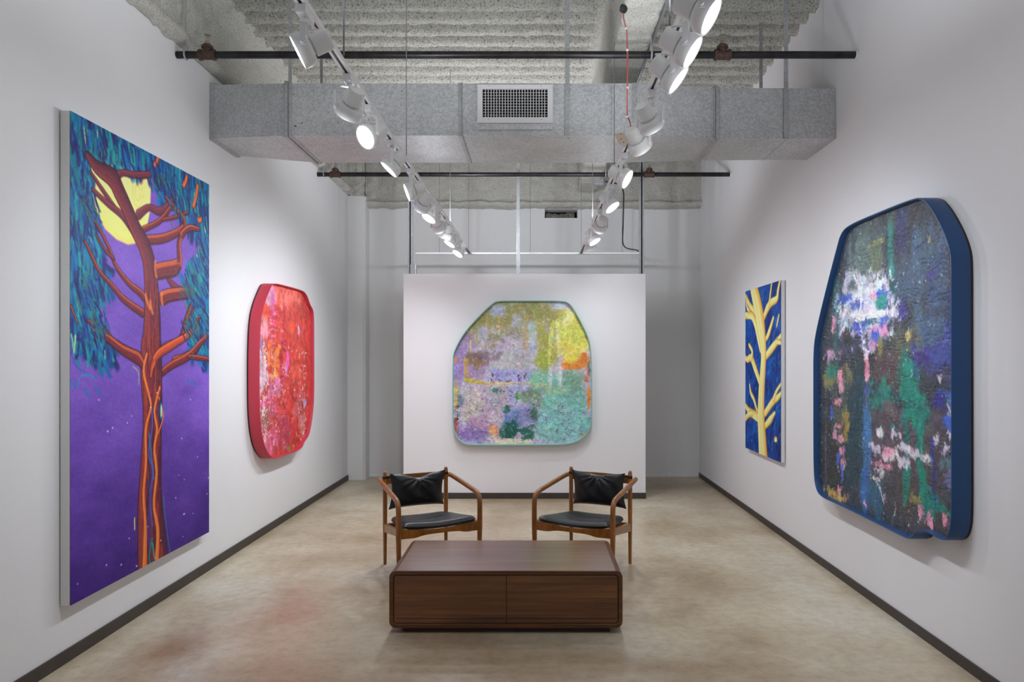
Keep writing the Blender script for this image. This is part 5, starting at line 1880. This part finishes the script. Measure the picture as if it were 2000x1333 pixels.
def armchair(label, loc, rz, seed, sag):
    t = thing('armchair', label, 'chair', loc, rz, 'pair of teak armchairs behind the coffee table')
    R = random.Random(seed)
    yb, yf, hb, hf = 0.25, -0.25, 0.24, 0.30
    for s in (-1, 1):
        x = s * hb
        MB().tube([(x, yb, 0), (x, yb, 0.15), (x, yb, 0.40), (x, yb, 0.60), (x, yb, 0.672), (x, yb, 0.683), (x, yb, 0.689)], [0.0115, 0.0135, 0.0165, 0.0160, 0.0145, 0.0115, 0.004], 16).build('leg', 'teak', t, smooth=True, local=True)
        MB().tube([(s * (hf - 0.006), yf + 0.004, 0), (s * (hf - 0.003), yf + .002, 0.15), (s * hf, yf, 0.33), (s * hf, yf, 0.455)], [0.0125, 0.0155, 0.0185, 0.0180], 16).build('leg', 'teak', t, smooth=True, local=True)
        arm = smooth_path([(s * (hb + 0.034), yb + 0.028, 0.624), (s * (hb + 0.040), yb - 0.02, 0.620), (s * (hb + 0.048), yb - 0.15, 0.602), (s * (hf - 0.004), yf + 0.18, 0.578), (s * hf, yf + 0.075, 0.562),
                           (s * hf, yf + 0.026, 0.545), (s * hf, yf + 0.004, 0.510), (s * hf, yf, 0.47), (s * hf, yf, 0.4555)])
        rs = [0.012] + [0.0178] * (len(arm) - 1)
        MB().tube(arm, rs, 16).build('arm', 'teak', t, smooth=True, local=True)
        MB().tube([(s * (hb + 0.008), yb, 0.618), (s * (hb + 0.034), yb, 0.618)], 0.009, 10).build('arm_dowel', 'teak', t, local=True)
        # side rail
        MB().loft([[(s * hb - .011, yb - .01, .240), (s * hb + .011, yb - .01, .240), (s * hb + .011, yb - .01, .302), (s * hb - .011, yb - .01, .302)],
                   [(s * hf - .011, yf + .01, .318), (s * hf + .011, yf + .01, .318), (s * hf + .011, yf + .01, .366), (s * hf - .011, yf + .01, .366)]]).build('side_rail', 'teak', t, bevel=.003, local=True)
    # front rail, dished along its top and bowed underneath
    rings = []
    for k in range(25):
        u = -1 + 2 * k / 24
        zt = 0.366 - 0.022 * (1 - u * u)
        zb_ = 0.300 + 0.016 * max(0, 1 - (u / .62) ** 4) if abs(u) < .62 else 0.300
        x = u * (hf - .012)
        y = yf - 0.012 * (1 - u * u)
        rings.append([(x, y - .011, zb_), (x, y + .011, zb_), (x, y + .011, zt), (x, y - .011, zt)])
    MB().loft(rings).build('front_rail', 'teak', t, smooth=True, local=True)
    MB().box(-hb, hb, yb - .010, yb + .010, .245, .300).build('back_rail', 'teak', t, local=True)
    # curved back slat
    rings = []
    for k in range(17):
        u = -1 + 2 * k / 16
        x, y = u * hb, yb + 0.006 + 0.022 * (1 - u * u)
        rings.append([(x, y - .007, .590), (x, y + .007, .590), (x, y + .007, .652), (x, y - .007, .652)])
    MB().loft(rings).build('back_slat', 'teak', t, smooth=True, local=True)

    # seat cushion
    def seat(u, v, side):
        y = -0.022 + v * 0.232
        hw = 0.252 - 0.032 * v
        rim = max(abs(u), abs(v))
        cr = 1 - 0.07 * (abs(u) ** 6) * (abs(v) ** 6)
        x = u * hw * cr
        y = y * cr if v > 0 else y - 0.006
        e = (1 - abs(u) ** 8) ** .5 * (1 - abs(v) ** 12) ** .5
        z = 0.384 - 0.0235 * (v + 1) - 0.020 * (1 - u * u) * (0.6 - 0.4 * v)
        th = 0.031 if side > 0 else 0.024
        z += side * th * e
        if side > 0:
            z += 0.004 * math.exp(-((v + .05 - .25 * u) / .04) ** 2) * -1 * (1 - u * u) - 0.010 * math.exp(-(u * u + v * v) * 2)
        return (x, y, z)
    MB_seat = closed_grid(seat, 36, 30)
    MB_seat.build('seat', 'black_leather', t, smooth=True, local=True)

    # hanging back pillow, gathered at its upper edge
    def pil(u, v, side):
        pin = 1 - 0.10 * (1 - v * v) * abs(u) ** 3
        x = u * 0.218 * pin
        z = 0.537 + v * 0.128 * (1 - 0.05 * (1 - u * u))
        if v > 0:
            z -= sag * v * math.exp(-(u / .35) ** 2) * 1.0
        z += (0.010 if v > 0 else -0.006) * abs(u) ** 6 * abs(v)
        e = max(0, (1 - abs(u) ** 3.0)) ** .55 * max(0, (1 - abs(v) ** 3.0)) ** .55
        low = 1 + 0.30 * (0.3 - v) * .6
        y = 0.222 - 0.015 * v - (0.052 * low * e if side > 0 else 0)
        if side < 0:
            y = 0.222 - 0.015 * v + 0.020 * e
        if side > 0:
            a = math.atan2(u, (1.02 - v))
            y += 0.010 * math.cos(a * 15 + seed) * math.exp(-((u / .5) ** 2 + ((v - .75) / .55) ** 2)) * e
            y += 0.004 * math.sin(9 * u + 4 * v + seed) * e * (v > -.5) + 0.006 * math.cos((abs(u) - 1) * 14 + 5 * (1 - v)) * math.exp(-((abs(u) - .95) / .25) ** 2 - ((v - .8) / .4) ** 2)
        return (x, y, z)
    pw_ = closed_grid(pil, 44, 30).build('back_pillow', 'black_leather', t, smooth=True, local=True)
    for s in (-1, 1):
        x = s * hb
        st = MB()
        ring0 = []
        n = 18
        rings = []
        for z in (0.632, 0.650):
            rings.append([(x + 0.0178 * math.cos(2 * math.pi * k / n), yb + 0.0178 * math.sin(2 * math.pi * k / n), z) for k in range(n)])
        st.loft(rings, False, False)
        for z in (0.632, 0.650):
            pass
        st.loft([[(x + r_ * math.cos(2 * math.pi * k / n), yb + r_ * math.sin(2 * math.pi * k / n), z) for k in range(n)] for r_, z in ((.0178, .650), (.0160, .650), (.0160, .632), (.0178, .632))], False, False)
        st.strip([(x - s * .006, yb - .016, .641), (x - s * .030, yb - .036, .648)], (0, 0, .018), (.003, .003, 0))
        st.build('strap', 'black_leather', pw_, local=True)
    return t


armchair('teak armchair with black leather seat and pillow, behind the table, left of the pair', (-0.781, 5.265, 0), math.radians(28.7), 1, 0.030)
armchair('teak armchair with black leather seat and pillow, behind the table, right of the pair', (0.3725, 5.281, 0), math.radians(-27.5), 2, 0.012)
